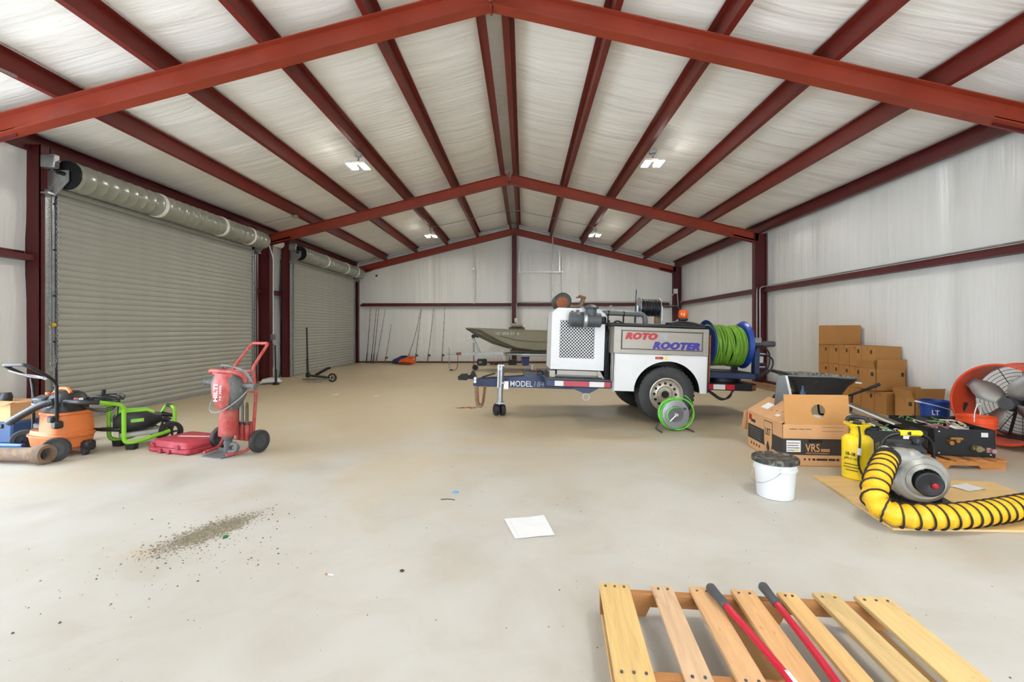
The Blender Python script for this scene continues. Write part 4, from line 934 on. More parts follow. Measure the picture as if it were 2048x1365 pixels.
# ------------------------------------------------------------------ clay pipe, level, cases at the left edge
M_CLAY = mat('rough_clay_pipe', (118, 98, 82), 0.85, 0, 0.3, 9, 0.6, dirt=(150, 116, 70), dirt_at=(0.5, 0.7))
pf = [(0.062, 0), (0.064, 0.4), (0.062, 0.78), (0.07, 0.8), (0.086, 0.84), (0.09, 0.93), (0.086, 0.95), (0.058, 0.95), (0.05, 0.93), (0.05, 0.2)]
tag(MB().lathe(pf, (0, 0, 0), (1, -0.08, 0.03), 26, cap=False).build('clay_pipe', M_CLAY, loc=(-5.05, 4.27, 0.066)), 'crusty brown clay pipe with a flared end lying on the floor', 'pipe')
b = thing('spirit_level', 'blue tube of a tool lying behind the clay pipe', 'tool', (-4.75, 4.47, 0.1), R(-5))
MB().cyl((-0.35, 0, 0), (0.1, 0, 0), 0.022).build('barrel', mat('bright_blue_plastic', (36, 104, 180), 0.35), b)
MB().lathe([(0.024, 0), (0.024, 0.03), (0.014, 0.032)], (0.09, 0, 0), (1, 0, 0), 14).build('end_cap', M_BLUEP, b)
bs = MB().bb(-0.15, 0.15, -0.03, 0.03, -0.1, -0.022, ch=0.01).build('stand', M_BLKP, b)
b = thing('blue_tool_case', 'dark blue hard tool case under the cardboard box', 'tool case', (-5.42, 5.05, 0), R(-8))
MB().bb(-0.25, 0.17, -0.12, 0.2, 0, 0.24, ch=0.02).build('shell', mat('dark_blue_case', (34, 66, 110), 0.5), b)
MB().bb(-0.05, 0.06, -0.135, -0.12, 0.17, 0.22, ch=0.008).build('latch', M_BLKP, b)
MB().bb(-0.2, -0.08, -0.124, -0.12, 0.05, 0.08).build('emblem', M_SILT, b)
b = thing('carton', 'plain open carton on top of the blue tool case', 'box', (-5.52, 5.12, 0.24), R(-8))
MB().bb(-0.3, 0.24, -0.16, 0.2, 0, 0.2).build('carton_body', M_CARD2, b)
MB().box((0.1, -0.16, 0.205), (0.28, 0.1, 0.004), (0.3, 0, 0)).build('flap', M_CARD2, b)
tag(loft(MB(), [(0, 0, 0, 0.06, 0.05, 2), (0.05, 0, 0, 0.07, 0.055, 2), (0.1, 0.01, 0, 0.045, 0.04, 2)], 16).build('work_glove', M_BLKP, loc=(-5.56, 5.1, 0.4405)), 'dark crumpled glove lying on the plain carton', 'glove')
b = thing('red_drill', 'red and black power tool lying behind the vacuum', 'power tool', (-4.72, 5.05, 0), 0)
loft(MB(), [(0.0, 0, 0, 0.05, 0.06, 3), (0.1, 0, 0, 0.06, 0.07, 3), (0.22, 0, 0, 0.04, 0.05, 3)], 18, along((-0.1, 0, 0.14), (0.2, -0.1, 0.14))).build('motor', mat('tool_red', (150, 30, 36), 0.45), b)
MB().bb(-0.1, 0.1, -0.07, 0.07, 0, 0.09, ch=0.02).build('battery_pack', M_BLKP, b)

# ------------------------------------------------------------------ kick scooters and bag by the far door
s = thing('kick_scooter', 'black folding kick scooter with upright stem before the far roll-up door', 'scooter', (-4.55, 10.85, 0), R(0))
MB().cyl((-0.32, 0.15, 0.1), (-0.36, 0.18, 1.3), 0.02).build('stem', M_BLKM, s)
MB().cyl((-0.325, 0.155, 0.2), (-0.34, 0.165, 0.55), 0.028).build('stem_sleeve', M_BLKP, s)
MB().box((-0.31, 0.14, 0.15), (0.1, 0.08, 0.12), (0, 0.1, 0), ch=0.02).build('fold_joint', M_BLKM, s)
MB().bb(-0.36, 0.28, -0.06, 0.06, 0.05, 0.085, ch=0.012).build('deck', mat('silver_deck', (140, 136, 120), 0.4, 0.6), s)
MB().box((-0.02, 0.04, 0.13), (0.46, 0.09, 0.05), (0, 0.1, 0), ch=0.015).build('grip_board', M_BLKP, s)
MB().box((0.06, 0.06, 0.24), (0.36, 0.06, 0.06), (0, -0.5, 0), ch=0.02).cyl((0.19, 0.06, 0.32), (0.27, 0.06, 0.33), 0.028).build('folded_arm', M_BLKP, s)
small_wheel(s, (0.34, 0, 0.105), (0, 1, 0), 0.105, 0.045, M_BLACK, M_BLKP, spokes=5, rim=0.72)
MB().tube(fillet([(-0.03, -0.05, 0.05), (-0.04, -0.09, 0.008), (0.1, -0.09, 0.008), (0.09, -0.05, 0.05)], 0.02), 0.008, 6).build('kick_stand', M_GREY, s)
s = thing('kick_scooter', 'black scooter stem standing upright beside the middle frame column', 'scooter', (-5.26, 10.28, 0), R(0))
MB().cyl((0, 0, 0.05), (-0.02, 0, 0.9), 0.016).build('stem', M_BLKM, s)
MB().cyl((0.0, 0, 0.08), (0, 0, 0.35), 0.026).build('stem_sleeve', M_BLKP, s)
MB().lathe([(0.06, 0), (0.07, 0.01), (0.065, 0.035), (0.03, 0.06)], (0, 0, 0), (0, 0, 1), 20).build('base', M_BLKM, s)
MB().cyl((-0.06, -0.01, 0.4), (-0.055, -0.01, 0.93), 0.007).build('thin_rod', M_DKGREY, s)
b = thing('seed_bag', 'white printed plastic bag lying at the foot of the middle column', 'bag', (-5.5, 10.5, 0), R(25))
loft(MB(), [(-0.22, 0, 0.0, 0.12, 0.015, 3), (-0.17, 0, 0.04, 0.14, 0.05, 3), (0, 0, 0.06, 0.15, 0.065, 3), (0.17, 0, 0.05, 0.14, 0.055, 3), (0.23, 0, 0.02, 0.12, 0.015, 3)], 24, along((0, 0, 0.02), (1, 0, 0.02))).build('bag_body', M_WHITEP, b)
MB().grid(lambda u, v: (-0.12 + 0.26 * u, -0.1 + 0.2 * v, 0.1465 - 0.03 * (2 * v - 1) ** 2 - 0.02 * (2 * u - 1) ** 2), 8, 6).build('printed_panel', (lambda k: (k.l(k.ramp(k.noise(k.coord(), 9, 2), [(0.35, rgb(190, 60, 40)), (0.47, rgb(196, 180, 70)), (0.6, rgb(110, 150, 60)), (0.75, rgb(210, 190, 120))]), k.b.inputs['Base Color']), k.m)[1])(NT('bag_print')), b)
# ------------------------------------------------------------------ boat on its trailer
M_HULL = mat('olive_hull_paint', (152, 150, 132), 0.45, 0.1, 0.06, 2)
M_HULLD = mat('dark_olive_paint', (92, 92, 76), 0.5, 0.1, 0.08, 3)
def interp(tab, x):
    if x <= tab[0][0]: return tab[0][1]
    for (a, b), (c, d) in zip(tab, tab[1:]):
        if x <= c: return b + (d - b) * (x - a) / (c - a)
    return tab[-1][1]
ZG_ = [(-1.36, 1.29), (-0.95, 1.275), (0.1, 1.235), (1.1, 1.2), (3.0, 1.18)]
HWG = [(-1.36, 0.30), (-1.2, 0.36), (-0.95, 0.43), (-0.38, 0.55), (0.15, 0.62), (1.0, 0.66), (3.0, 0.66)]
ZB = [(-1.36, 1.25), (-1.05, 1.05), (-0.6, 0.83), (-0.2, 0.71), (0.25, 0.645), (1.0, 0.63), (3.0, 0.63)]
ZC = [(-1.36, 1.27), (-0.95, 1.24), (-0.38, 0.93), (0.15, 0.715), (0.66, 0.65), (3.0, 0.65)]
HWC = [(-1.36, 0.30), (-0.95, 0.42), (-0.38, 0.48), (0.15, 0.53), (1.0, 0.56), (3.0, 0.56)]
B = thing('jon_boat', 'olive aluminium jon boat with white registration lettering, resting on boat trailer', 'boat', (0, 14.0, 0), 0)
xs = [-1.36 + 4.36 * (i / 44) ** 1.35 for i in range(45)]
def sect(x):
    zg, hg, zb, zc, hc = (interp(t, x) for t in (ZG_, HWG, ZB, ZC, HWC))
    return [(-hg, zg), (-(hg + hc) / 2 - 0.005, (zg + zc) / 2), (-hc, zc), (-hc * 0.66, zb + (zc - zb) * 0.45), (-hc * 0.33, zb + (zc - zb) * 0.12), (0, zb), (hc * 0.33, zb + (zc - zb) * 0.12), (hc * 0.66, zb + (zc - zb) * 0.45), (hc, zc), ((hg + hc) / 2 + 0.005, (zg + zc) / 2), (hg, zg)]
hm = MB(); vs = []; fs = []
for x in xs: vs += [(x, y, z) for y, z in sect(x)]
for i in range(len(xs) - 1):
    for j in range(10): fs.append((i * 11 + j, (i + 1) * 11 + j, (i + 1) * 11 + j + 1, i * 11 + j + 1))
fs.append(tuple(range(11))); fs.append(tuple((len(xs) - 1) * 11 + j for j in range(11))[::-1])
hull = hm.add(vs, fs).build('hull', M_HULL, B, angle=30)
MB().tube([(x, -interp(HWG, x), interp(ZG_, x)) for x in xs], 0.018, 8).build('gunwale', M_HULL, B)
MB().tube([(x, interp(HWG, x), interp(ZG_, x)) for x in xs], 0.018, 8).build('gunwale', M_HULL, B)
MB().tube([(-1.36, -0.3, 1.28), (-1.36, 0.3, 1.28)], 0.025, 8).build('bow_cap', M_HULLD, B)
MB().add([(-1.36, -0.3, 1.285), (-0.85, -0.45, 1.275), (-0.85, 0.45, 1.275), (-1.36, 0.3, 1.285)], [(0, 1, 2, 3)]).bb(-1.25, -0.95, -0.2, 0.2, 1.28, 1.30).build('bow_deck', M_HULL, B)
for f in (0.1, 0.35, 0.6, 0.85, 1.0):
    pts = []
    for x in xs:
        if x > 0.9: break
        zb, zc, hc = interp(ZB, x), interp(ZC, x), interp(HWC, x)
        pts.append((x, -hc * f, zb + (zc - zb) * (f ** 2.0 if f < 1 else 1) - 0.006))
    MB().tube(pts, 0.014, 6).build('bow_strake', M_HULLD, B)
MB().tube([(x, -(interp(HWG, x) + interp(HWC, x)) / 2 - 0.008, interp(ZG_, x) * 0.42 + interp(ZC, x) * 0.58) for x in xs if x > -0.35], 0.007, 5).build('side_rib', M_HULLD, B)
text('NC 6826 EX', 0.58, 0.085, M_LWHITE, B, (-0.19, -0.5875, 1.135), (R(86), 0, R(-6)), shear=0.25, bold=0.012)
text('8', 0.05, 0.07, M_LWHITE, B, (0.19, -0.624, 1.125), (R(86), 0, R(-6)), bold=0.03)
bs = loft(MB(), [(0, 0, 0, 0.16, 0.05, 3), (0.03, 0, 0, 0.19, 0.065, 3), (0.44, 0, 0, 0.19, 0.065, 3), (0.48, 0, 0, 0.16, 0.05, 3)], 20, along((-0.1, -0.1, 1.255), (1, -0.1, 1.255))).build('seat_cushion', M_HULLD, B)
loft(MB(), [(0, 0, 0, 0.16, 0.05, 3), (0.03, 0, 0, 0.18, 0.06, 3), (0.3, 0, 0, 0.18, 0.06, 3), (0.34, 0, 0, 0.16, 0.05, 3)], 20, along((-0.02, -0.1, 1.375), (1, -0.1, 1.335))).build('seat_back', M_HULL, B)
MB().bb(0.1, 0.4, -0.6, 0.6, 0.95, 1.2).build('bench', M_HULL, B)

BT = thing('boat_trailer', 'galvanized boat trailer under the olive boat', 'trailer', (0, 14.0, 0), 0)
MB().bb(-1.95, -0.2, -0.035, 0.035, 0.47, 0.54).build('tongue', M_GALV, BT)
for s in (-1, 1):
    MB().tube([(-0.25, s * 0.04, 0.505), (0.6, s * 0.45, 0.505), (2.9, s * 0.5, 0.505)], 0.036, 6).build('side_rail', M_GALV, BT)
    MB().bb(-0.05, 2.8, s * 0.32 - 0.045, s * 0.32 + 0.045, 0.57, 0.62).build('bunk', M_HULLD, BT)
    for x in (0.4, 2.3): MB().cyl((x, s * 0.34, 0.5), (x, s * 0.34, 0.58), 0.02).build('bunk_bracket', M_GALV, BT)
    small_wheel(BT, (1.75, s * 0.78, 0.27), (0, 1, 0), 0.27, 0.16, M_TIRE, M_GALV)
MB().cyl((1.75, -0.75, 0.27), (1.75, 0.75, 0.27), 0.03).bb(1.7, 1.8, -0.5, -0.45, 0.27, 0.5).bb(1.7, 1.8, 0.45, 0.5, 0.27, 0.5).build('axle', M_GALV, BT)
MB().tube([(-0.98, 0, 0.52), (-1.2, 0, 1.0)], 0.035, 6).build('winch_post', M_GALV, BT)
MB().lathe([(0.06, -0.03), (0.06, -0.02), (0.03, -0.02), (0.03, 0.02), (0.06, 0.02), (0.06, 0.03)], (-1.18, -0.02, 1.04), (0, 1, 0), 18).box((-1.08, 0, 1.03), (0.12, 0.05, 0.05), (0, 0.3, 0)).build('bow_roller', M_BLKM, BT)
MB().box((-1.32, -0.05, 0.98), (0.16, 0.06, 0.08), (0, -0.5, 0), ch=0.01).cyl((-1.36, -0.08, 0.95), (-1.5, -0.1, 0.88), 0.012).cyl((-1.5, -0.1, 0.88), (-1.5, -0.18, 0.88), 0.014).cyl((-1.34, -0.05, 1.0), (-1.46, -0.08, 1.02), 0.008).build('winch', M_ALU, BT)
MB().bb(-1.98, -1.72, -0.05, 0.05, 0.48, 0.54, ch=0.01).build('coupler', M_GALV, BT)
MB().bb(-1.7, -1.55, -0.05, 0.05, 0.47, 0.55, ch=0.01).build('surge_brake', M_RUST, BT)
jm = MB().cyl((-1.165, -0.07, 0.55), (-1.165, -0.07, 0.84), 0.025).bb(-1.22, -1.11, -0.1, 0.05, 0.46, 0.56, ch=0.008).build('swing_jack', M_GALV, BT)
MB().cyl((-1.165, -0.07, 0.13), (-1.165, -0.07, 0.5), 0.016).build('jack_leg', M_RUST, jm)
MB().lathe([(0.02, -0.02), (0.085, -0.02), (0.09, 0), (0.085, 0.02), (0.02, 0.02)], (-1.12, -0.07, 0.09), (0, 1, 0), 20).build('jack_wheel', M_BLACK, jm)
MB().tube(smooth([(-1.66, -0.06, 0.5), (-1.655, -0.06, 0.3), (-1.67, -0.06, 0.06), (-1.76, -0.08, 0.012), (-1.84, -0.1, 0.012)]), 0.008, 6).box((-1.85, -0.1, 0.02), (0.09, 0.05, 0.04), ch=0.01).build('wiring_plug', M_BLKP, BT)
MB().tube(smooth([(-1.93, -0.05, 0.7), (-1.9, -0.05, 0.5), (-1.925, -0.05, 0.3), (-1.91, -0.05, 0.06)]), 0.012, 5).build('safety_cable', M_GALV, BT)

# ------------------------------------------------------------------ fishing rods leaning on the end wall
M_CORK = mat('rod_handle_cork', (120, 92, 66), 0.7); M_ROD = mat('graphite_rod', (38, 36, 34), 0.35, 0.1, 0.1, 20); M_RODG = mat('grey_rod', (110, 106, 98), 0.4, 0.2, 0.1, 20)
def rod(x0, x1, h, label, reel=True, m=M_ROD, guides=7, xb=0.0):
    t = thing('fishing_rod', label, 'fishing rod', (x0, 16.72, 0), 0, 'fishing rods along the end wall')
    bend = [(0, 0, 0.01), ((x1 - x0) * 0.5 + xb, 0.18, h * 0.5), ((x1 - x0), 0.31, h)]
    P = smooth(bend, 3)
    MB().tube(P, 0.01, 6, rad=[0.010 * (1 - i / len(P)) + 0.0045 for i in range(len(P))]).build('blank', m, t)
    g = [Vector((0, 0, 0.0)).lerp(Vector(bend[1]), k) for k in (0.01, 0.36)]
    MB().cyl(g[0], g[1], 0.022, 0.017, n=10).build('handle', M_BLKP if m is M_ROD else M_CORK, t)
    for k in range(guides):
        f = 0.42 + 0.56 * k / max(1, guides - 1); i = min(len(P) - 1, int(f * (len(P) - 1))); p = P[i]
        MB().tube([(p.x + 0.012 + 0.012 * math.cos(a), p.y - 0.012, p.z + 0.016 * math.sin(a)) for a in [2 * PI * j / 8 for j in range(8)]], 0.0035, 4, True).build('line_guide', M_BLKM, t)
    if reel:
        p = g[0].lerp(g[1], 0.8)
        MB().lathe([(0.03, -0.03), (0.035, -0.02), (0.025, -0.01), (0.025, 0.02), (0.035, 0.03)], (p.x + 0.05, p.y - 0.05, p.z), (0.3, 1, 0.2), 14).cyl((p.x, p.y, p.z), (p.x + 0.05, p.y - 0.05, p.z), 0.008).cyl((p.x + 0.05, p.y - 0.05, p.z), (p.x - 0.02, p.y - 0.1, p.z + 0.04), 0.005).build('reel', M_DKGREY, t)
    return t
rod(-5.42, -5.37, 2.03, 'black fishing rod nearest the left corner post', False)
rod(-5.25, -5.15, 2.03, 'black fishing rod, second from the left corner post', False)
rod(-5.17, -5.06, 2.02, 'black fishing rod, third from the left corner post', False)
rod(-5.07, -4.81, 2.0, 'thin slanting fishing rod, fourth from the left corner post', False, M_RODG)
rod(-4.74, -4.59, 1.42, 'short fishing rod with small reel left of the blue life vest', True, M_RODG, 4)
rod(-3.95, -3.47, 2.0, 'slanting fishing rod rising from behind the orange life vest', False, M_RODG, 6, 0.05)
rod(-3.63, -3.46, 2.0, 'fishing rod with reel just right of the orange life vest', True, M_RODG, 8)
rod(-3.17, -3.0, 2.03, 'fishing rod with reel midway between life vests and boat trailer', True, M_RODG, 8)
rod(-2.64, -2.59, 2.07, 'upright fishing rod with reel next to the boat trailer coupler', True, M_RODG, 8)

def vest(name, loc, rz, m, label, sc=1.0):
    t = thing(name, label, 'life vest', loc, rz)
    loft(MB(), [(-0.3, 0, 0, 0.12, 0.03, 2.4), (-0.22, 0, 0.03, 0.17, 0.08, 2.4), (0.0, 0, 0.05, 0.2, 0.12, 2.4), (0.15, 0, 0.04, 0.19, 0.1, 2.4), (0.3, 0, 0.0, 0.13, 0.03, 2.4)], 22, along((0, 0, 0.075), (1, 0, 0.075))).build('foam_body', m, t)
    loft(MB(), [(-0.2, 0, 0, 0.1, 0.03, 2.4), (0, 0, 0.02, 0.13, 0.06, 2.4), (0.2, 0, 0, 0.1, 0.03, 2.4)], 18, along((0.05, 0.05, 0.22), (0.9, 0.2, 0.42))).build('foam_collar', m, t)
    MB().tube(smooth([(-0.2, -0.17, 0.06), (0.0, -0.19, 0.1), (0.2, -0.17, 0.07)]), 0.015, 6).build('strap', M_BLKP, t)
vest('life_vest', (-4.1, 16.5, 0), R(12), mat('navy_nylon', (32, 44, 96), 0.7), 'navy blue life vest heaped on the floor at the end wall')
vest('life_vest', (-3.78, 16.2, 0), R(-15), mat('orange_nylon', (222, 88, 26), 0.7), 'bright orange life vest lying in front of the navy one')
b = thing('battery_case', 'black plastic case with pale label on floor behind boat trailer', 'case', (-1.1, 16.0, 0), 0)
MB().bb(-0.165, 0.165, -0.1, 0.1, 0, 0.22, ch=0.03).build('shell', M_BLKP, b)
MB().bb(-0.11, 0.0, -0.106, -0.1, 0.07, 0.15).build('label', mat('teal_label', (110, 150, 160), 0.5), b)
b = thing('boat_battery', 'black battery box with upright handle left of the blue tub', 'battery', (-0.04, 16.15, 0), 0)
MB().bb(-0.14, 0.14, -0.09, 0.09, 0, 0.18, ch=0.015).build('box', M_BLKP, b)
MB().bb(-0.12, -0.09, -0.03, 0.03, 0.18, 0.3, ch=0.005).build('handle', M_BLKP, b)
b = thing('blue_tub', 'blue plastic tub with lid on the floor behind the boat trailer', 'tub', (0.41, 15.85, 0), 0)
loft(MB(), [(0, 0, 0, 0.115, 0.1, 4), (0.26, 0, 0, 0.13, 0.115, 4)], 24).build('tub_body', mat('smoky_blue_plastic', (70, 78, 130), 0.35), b)
loft(MB(), [(0.26, 0, 0, 0.145, 0.125, 4), (0.31, 0, 0, 0.145, 0.125, 4)], 24).build('tub_lid', mat('violet_blue_plastic', (52, 40, 120), 0.4), b)
cw = MB(); rs = random.Random(2)
for k in range(5):
    cw.tube(smooth([(-0.28 + 0.12 * k + 0.1 * rs.random(), 0.1 * rs.random(), 0.015), (-0.2 + 0.1 * k, -0.05, 0.06 + 0.05 * rs.random()), (-0.1 + 0.1 * k, 0.05, 0.03), (0.0 + 0.08 * k, 0, 0.015)]), 0.018, 6)
tag(cw.build('jumper_cables', mat('dark_red_cable', (84, 34, 34), 0.5), loc=(-0.62, 16.1, 0)), 'tangled dark red and black cables between case and battery', 'cables')

# ------------------------------------------------------------------ conduits, boxes and frame on the walls
t = thing('conduit', 'long bare conduit following the slope of the far rafter', 'conduit', (0, 16.86, 0), 0)
for s in (-1, 1):
    MB().tube([(s * 0.02, 0, rb(0) + 0.31), (s * 0.3, 0, rb(0.3) + 0.30), (s * 5.7, 0, rb(5.7) + 0.30)], 0.014, 8).build('pipe_run', M_GALV, t)
    for k in range(5): MB().bb(s * (0.6 + 1.1 * k) - 0.02, s * (0.6 + 1.1 * k) + 0.02, -0.02, 0.04, rb(0.6 + 1.1 * k) + 0.28, rb(0.6 + 1.1 * k) + 0.315).build('pipe_clip', M_GALV, t)
t = thing('conduit', 'vertical conduit on the end wall left of the centre post', 'conduit', (-1.5, 17.02, 0), 0)
MB().cyl((0, 0, 2.2), (0, 0, 4.33), 0.02).build('pipe_run', M_ALU, t)
MB().bb(-0.04, 0.04, -0.02, 0.03, 3.45, 3.55).build('coupling', M_GALV, t)
t = thing('conduit', 'tall vertical conduit on the end wall right of the centre post', 'conduit', (1.42, 17.0, 0), 0)
MB().cyl((0, 0, 0.7), (0, 0, 4.9), 0.022).build('pipe_run', M_ALU, t)
MB().bb(-0.04, 0.04, -0.02, 0.03, 2.5, 2.6).build('coupling', M_GALV, t)
t = thing('metal_wall_frame', 'open rectangular aluminium frame mounted high on the end wall', 'frame', (0.12, 17.05, 3.37), 0)
for z in (0, 0.78): MB().bb(0, 1.68, -0.015, 0.015, z - 0.018, z + 0.018).build('rail', M_ALU, t)
for x in (0.06, 0.47, 1.55): MB().bb(x - 0.025, x + 0.025, -0.012, 0.02, 0.0, 0.78).build('upright', M_ALU, t)
MB().tube(smooth([(1.62, -0.02, 0.55), (1.61, -0.03, 0.1), (1.62, -0.03, -1.4)]), 0.006, 5).build('hanging_cord', M_BLKP, t)
t = thing('conduit', 'conduit bent down the centre post of the end wall to a white outlet', 'conduit', (0.14, 16.9, 0), 0)
MB().tube(fillet([(5.5, 0.05, 2.25), (0.0, 0.05, 2.25), (-0.06, 0.0, 2.2), (-0.06, 0, 1.0)], 0.12), 0.014, 8).build('pipe_run', M_GALV, t)
MB().bb(-0.13, -0.02, -0.03, 0.02, 1.5, 1.66, ch=0.006).build('outlet_box', M_WHITEP, t)
t = thing('conduit', 'long conduit running above the right wall girt, dropping to an outlet at the column', 'conduit', (5.95, 0, 0), 0)
MB().tube(fillet([(0.05, 11.25, 2.245), (0.05, 16.8, 2.245)], 0.05), 0.013, 8).build('pipe_run', M_GALV, t)
MB().tube(fillet([(0.03, 4.0, 2.26), (0.03, 10.85, 2.26), (-0.04, 10.97, 2.25), (-0.04, 10.97, 1.05)], 0.1), 0.013, 8).build('pipe_run', M_GALV, t)
MB().tube(fillet([(0.05, 11.3, 2.245), (-0.1, 10.99, 2.24), (-0.115, 10.97, 2.1), (-0.115, 10.97, 1.05)], 0.1), 0.012, 8).build('pipe_run', M_GALV, t)
MB().bb(-0.15, -0.02, 10.93, 11.0, 0.88, 1.06, ch=0.006).build('outlet_box', M_GALV, t)
t = thing('conduit', 'thin conduit down the left middle column to a switch box', 'conduit', (-5.72, 11.0, 0), 0)
MB().tube(fillet([(-0.1, -0.1, 3.4), (-0.05, -0.1, 3.3), (0.0, 0, 3.0), (0.0, 0.0, 0.4)], 0.1), 0.012, 8).build('pipe_run', M_GALV, t)
MB().bb(-0.05, 0.06, -0.03, 0.03, 1.0, 1.14, ch=0.006).build('switch_box', M_GALV, t)
t = thing('junction_box', 'grey junction box with conduit on the near left purlin', 'junction box', (-3.55, 3.6, 0), 0)
MB().bb(-1.28, -1.1, -0.1, 0.1, rb(4.75) + 0.17, rb(4.75) + 0.225, ch=0.01).build('box', M_GALV, t)
MB().tube(fillet([(-1.2, -1.6, rb(4.75) + 0.2), (-1.2, -0.1, rb(4.75) + 0.2)], 0.03), 0.016, 8).tube(smooth([(-1.2, 0.1, rb(4.75) + 0.2), (-1.2, 0.3, rb(4.75) + 0.19), (-1.2, 0.9, rb(4.75) + 0.21)]), 0.014, 8).build('pipe_run', M_GALV, t)
t = thing('junction_box', 'small grey junction box on the left purlin before the middle frame', 'junction box', (-4.78, 10.2, rb(4.78) + 0.17), 0)
MB().bb(-0.06, 0.06, -0.06, 0.06, 0, 0.06, ch=0.01).build('box', M_GALV, t)
MB().tube([(-0.06, 0, 0.03), (-0.7, 0.02, -0.1)], 0.01, 6).build('pipe_run', M_GALV, t)
MB().tube([(-2.5, 14.1, 4.39), (0, 14.15, 4.94), (2.5, 14.1, 4.39)], 0.008, 6).build('lamp_cable', M_GREY, ceiling)
t = thing('wall_bracket', 'small black bracket on the end wall at upper left', 'bracket', (-5.15, 17.05, 3.22), 0)
MB().bb(-0.03, 0.03, -0.03, 0.03, 0, 0.07, ch=0.008).build('plate', M_BLKP, t)
MB().cyl((0, -0.05, 0.035), (0, -0.02, 0.035), 0.015).build('knob', M_BLKP, t)
t = thing('corner_conduit_box', 'pale conduit box high on the right corner post', 'junction box', (5.86, 16.85, 2.55), 0)
MB().bb(-0.07, 0.07, -0.04, 0.04, 0, 0.17, ch=0.008).build('box', M_WHITEP, t)
MB().tube(smooth([(-0.05, 0, 0.0), (-0.2, 0, -0.15), (-0.2, 0, -0.5)]), 0.012, 6).tube([(0.06, 0, 0.0), (0.1, 0, -0.5)], 0.012, 6).build('pipe_run', M_WHITEP, t)
# ------------------------------------------------------------------ cartons stacked along the right wall
M_CARDS = mat('brown_cardboard', (176, 124, 66), 0.8, 0, 0.05, 4)
M_TAPE = mat('packing_tape', (160, 112, 58), 0.45, 0, 0.05, 8)
M_INK = mat('dark_ink', (58, 48, 38), 0.7, 0, 0.1, 20)
def carton(x0, x1, y0, y1, z0, z1, label, mark=True, flaps=False, side_mark=False):
    t = thing('carton', label, 'box', ((x0 + x1) / 2, (y0 + y1) / 2, z0), 0, 'brown cartons stacked on the right wall')
    w, d, h = (x1 - x0) / 2, (y1 - y0) / 2, z1 - z0
    b = MB()
    if flaps:
        e = 0.006
        b.bb(-w, w, -d, -d + e, 0, h).bb(-w, w, d - e, d, 0, h).bb(-w, -w + e, -d, d, 0, h).bb(w - e, w, -d, d, 0, h).bb(-w, w, -d, d, 0, e)
    else: b.bb(-w, w, -d, d, 0, h, ch=0.003)
    b.build('carton_body', M_CARDS, t)
    MB().bb(-w - 0.0015, -w + 0.001, -0.025, 0.025, h * 0.8, h).build('tape_strip', M_TAPE, t)
    if mark: MB().bb(-w - 0.002, -w + 0.001, -d * 0.72, -d * 0.42, h * 0.66, h * 0.84).build('printed_mark', M_INK, t)
    if side_mark: MB().bb(w * 0.68, w * 0.86, -d - 0.002, -d + 0.001, h * 0.66, h * 0.84).build('printed_mark', M_INK, t)
    if flaps:
        MB().box((0, -d - 0.012, h + 0.07), (2 * w - 0.01, 0.005, 0.15), (0.15, 0, 0)).build('flap', M_CARDS, t)
        MB().box((-w - 0.02, 0.0, h + 0.05), (0.005, 2 * d - 0.02, 0.12), (0, -0.35, 0)).build('flap', M_CARDS, t)
        if flaps == 2: MB().box((0.0, d + 0.01, h + 0.06), (2 * w - 0.02, 0.005, 0.13), (-0.2, 0, 0)).build('flap', M_CARDS, t)
    return t
ORD = ['first', 'second', 'third', 'fourth', 'fifth']
ybk = [8.44, 8.175, 7.91, 7.655, 7.39, 7.12]
Z = (0.0, 0.333, 0.667, 1.0, 1.33)
carton(5.65, 6.075, 7.96, 8.4, Z[3], Z[4], 'lone carton on top of the carton stack, highest of all', False)
for i in range(5):
    carton(5.67, 6.075, ybk[i + 1] + 0.004, ybk[i] - 0.004, Z[2], Z[3] - 0.003, 'closed carton in the second row from the top, %s counting from the far end' % ORD[i])
for i in range(4):
    carton(5.67, 6.075, ybk[i + 1] + 0.004, ybk[i] - 0.004, Z[1], Z[2] - 0.003, 'closed carton in the third row from the top, %s counting from the far end' % ORD[i])
carton(5.63, 6.07, 7.03, 7.38, Z[1], Z[2] - 0.003, 'carton with raised open flaps standing on the bottom row', True, True, True)
for i in range(4):
    carton(5.67, 6.075, ybk[i + 1] + 0.004, ybk[i] - 0.004, Z[0], Z[1] - 0.003, 'closed carton in the bottom row, %s counting from the far end' % ORD[i], False)
carton(5.67, 6.075, 7.124, 7.386, Z[0], Z[1] - 0.003, 'closed carton in the bottom row under the one with raised flaps')
carton(5.67, 6.075, 6.88, 7.116, Z[0], Z[1] - 0.003, 'closed carton in the bottom row, second from the near end', False)
carton(5.66, 6.05, 6.38, 6.72, Z[0], Z[1] - 0.02, 'near end carton of the bottom row, flap raised', True, 2, True)

# ------------------------------------------------------------------ planks on the floor by the wall
M_PLANK = mat('weathered_plank', (150, 116, 76), 0.75, 0, 0.2, 3, 0.1, stretch=(1, 0.1, 1))
for i, (x, y, L, w, rz, z, lab) in enumerate(((5.75, 9.9, 2.6, 0.16, 3, 0, 'brown plank lying along the right wall, nearest the wall'), (5.45, 9.8, 2.3, 0.14, 6, 0, 'brown plank lying beside the wheelbarrow, farther from the wall'))):
    tag(MB().bb(-w / 2, w / 2, -L / 2, L / 2, 0, 0.035, ch=0.003).build('plank', M_PLANK, loc=(x, y, z), rot=(0, 0, R(rz))), lab, 'plank')

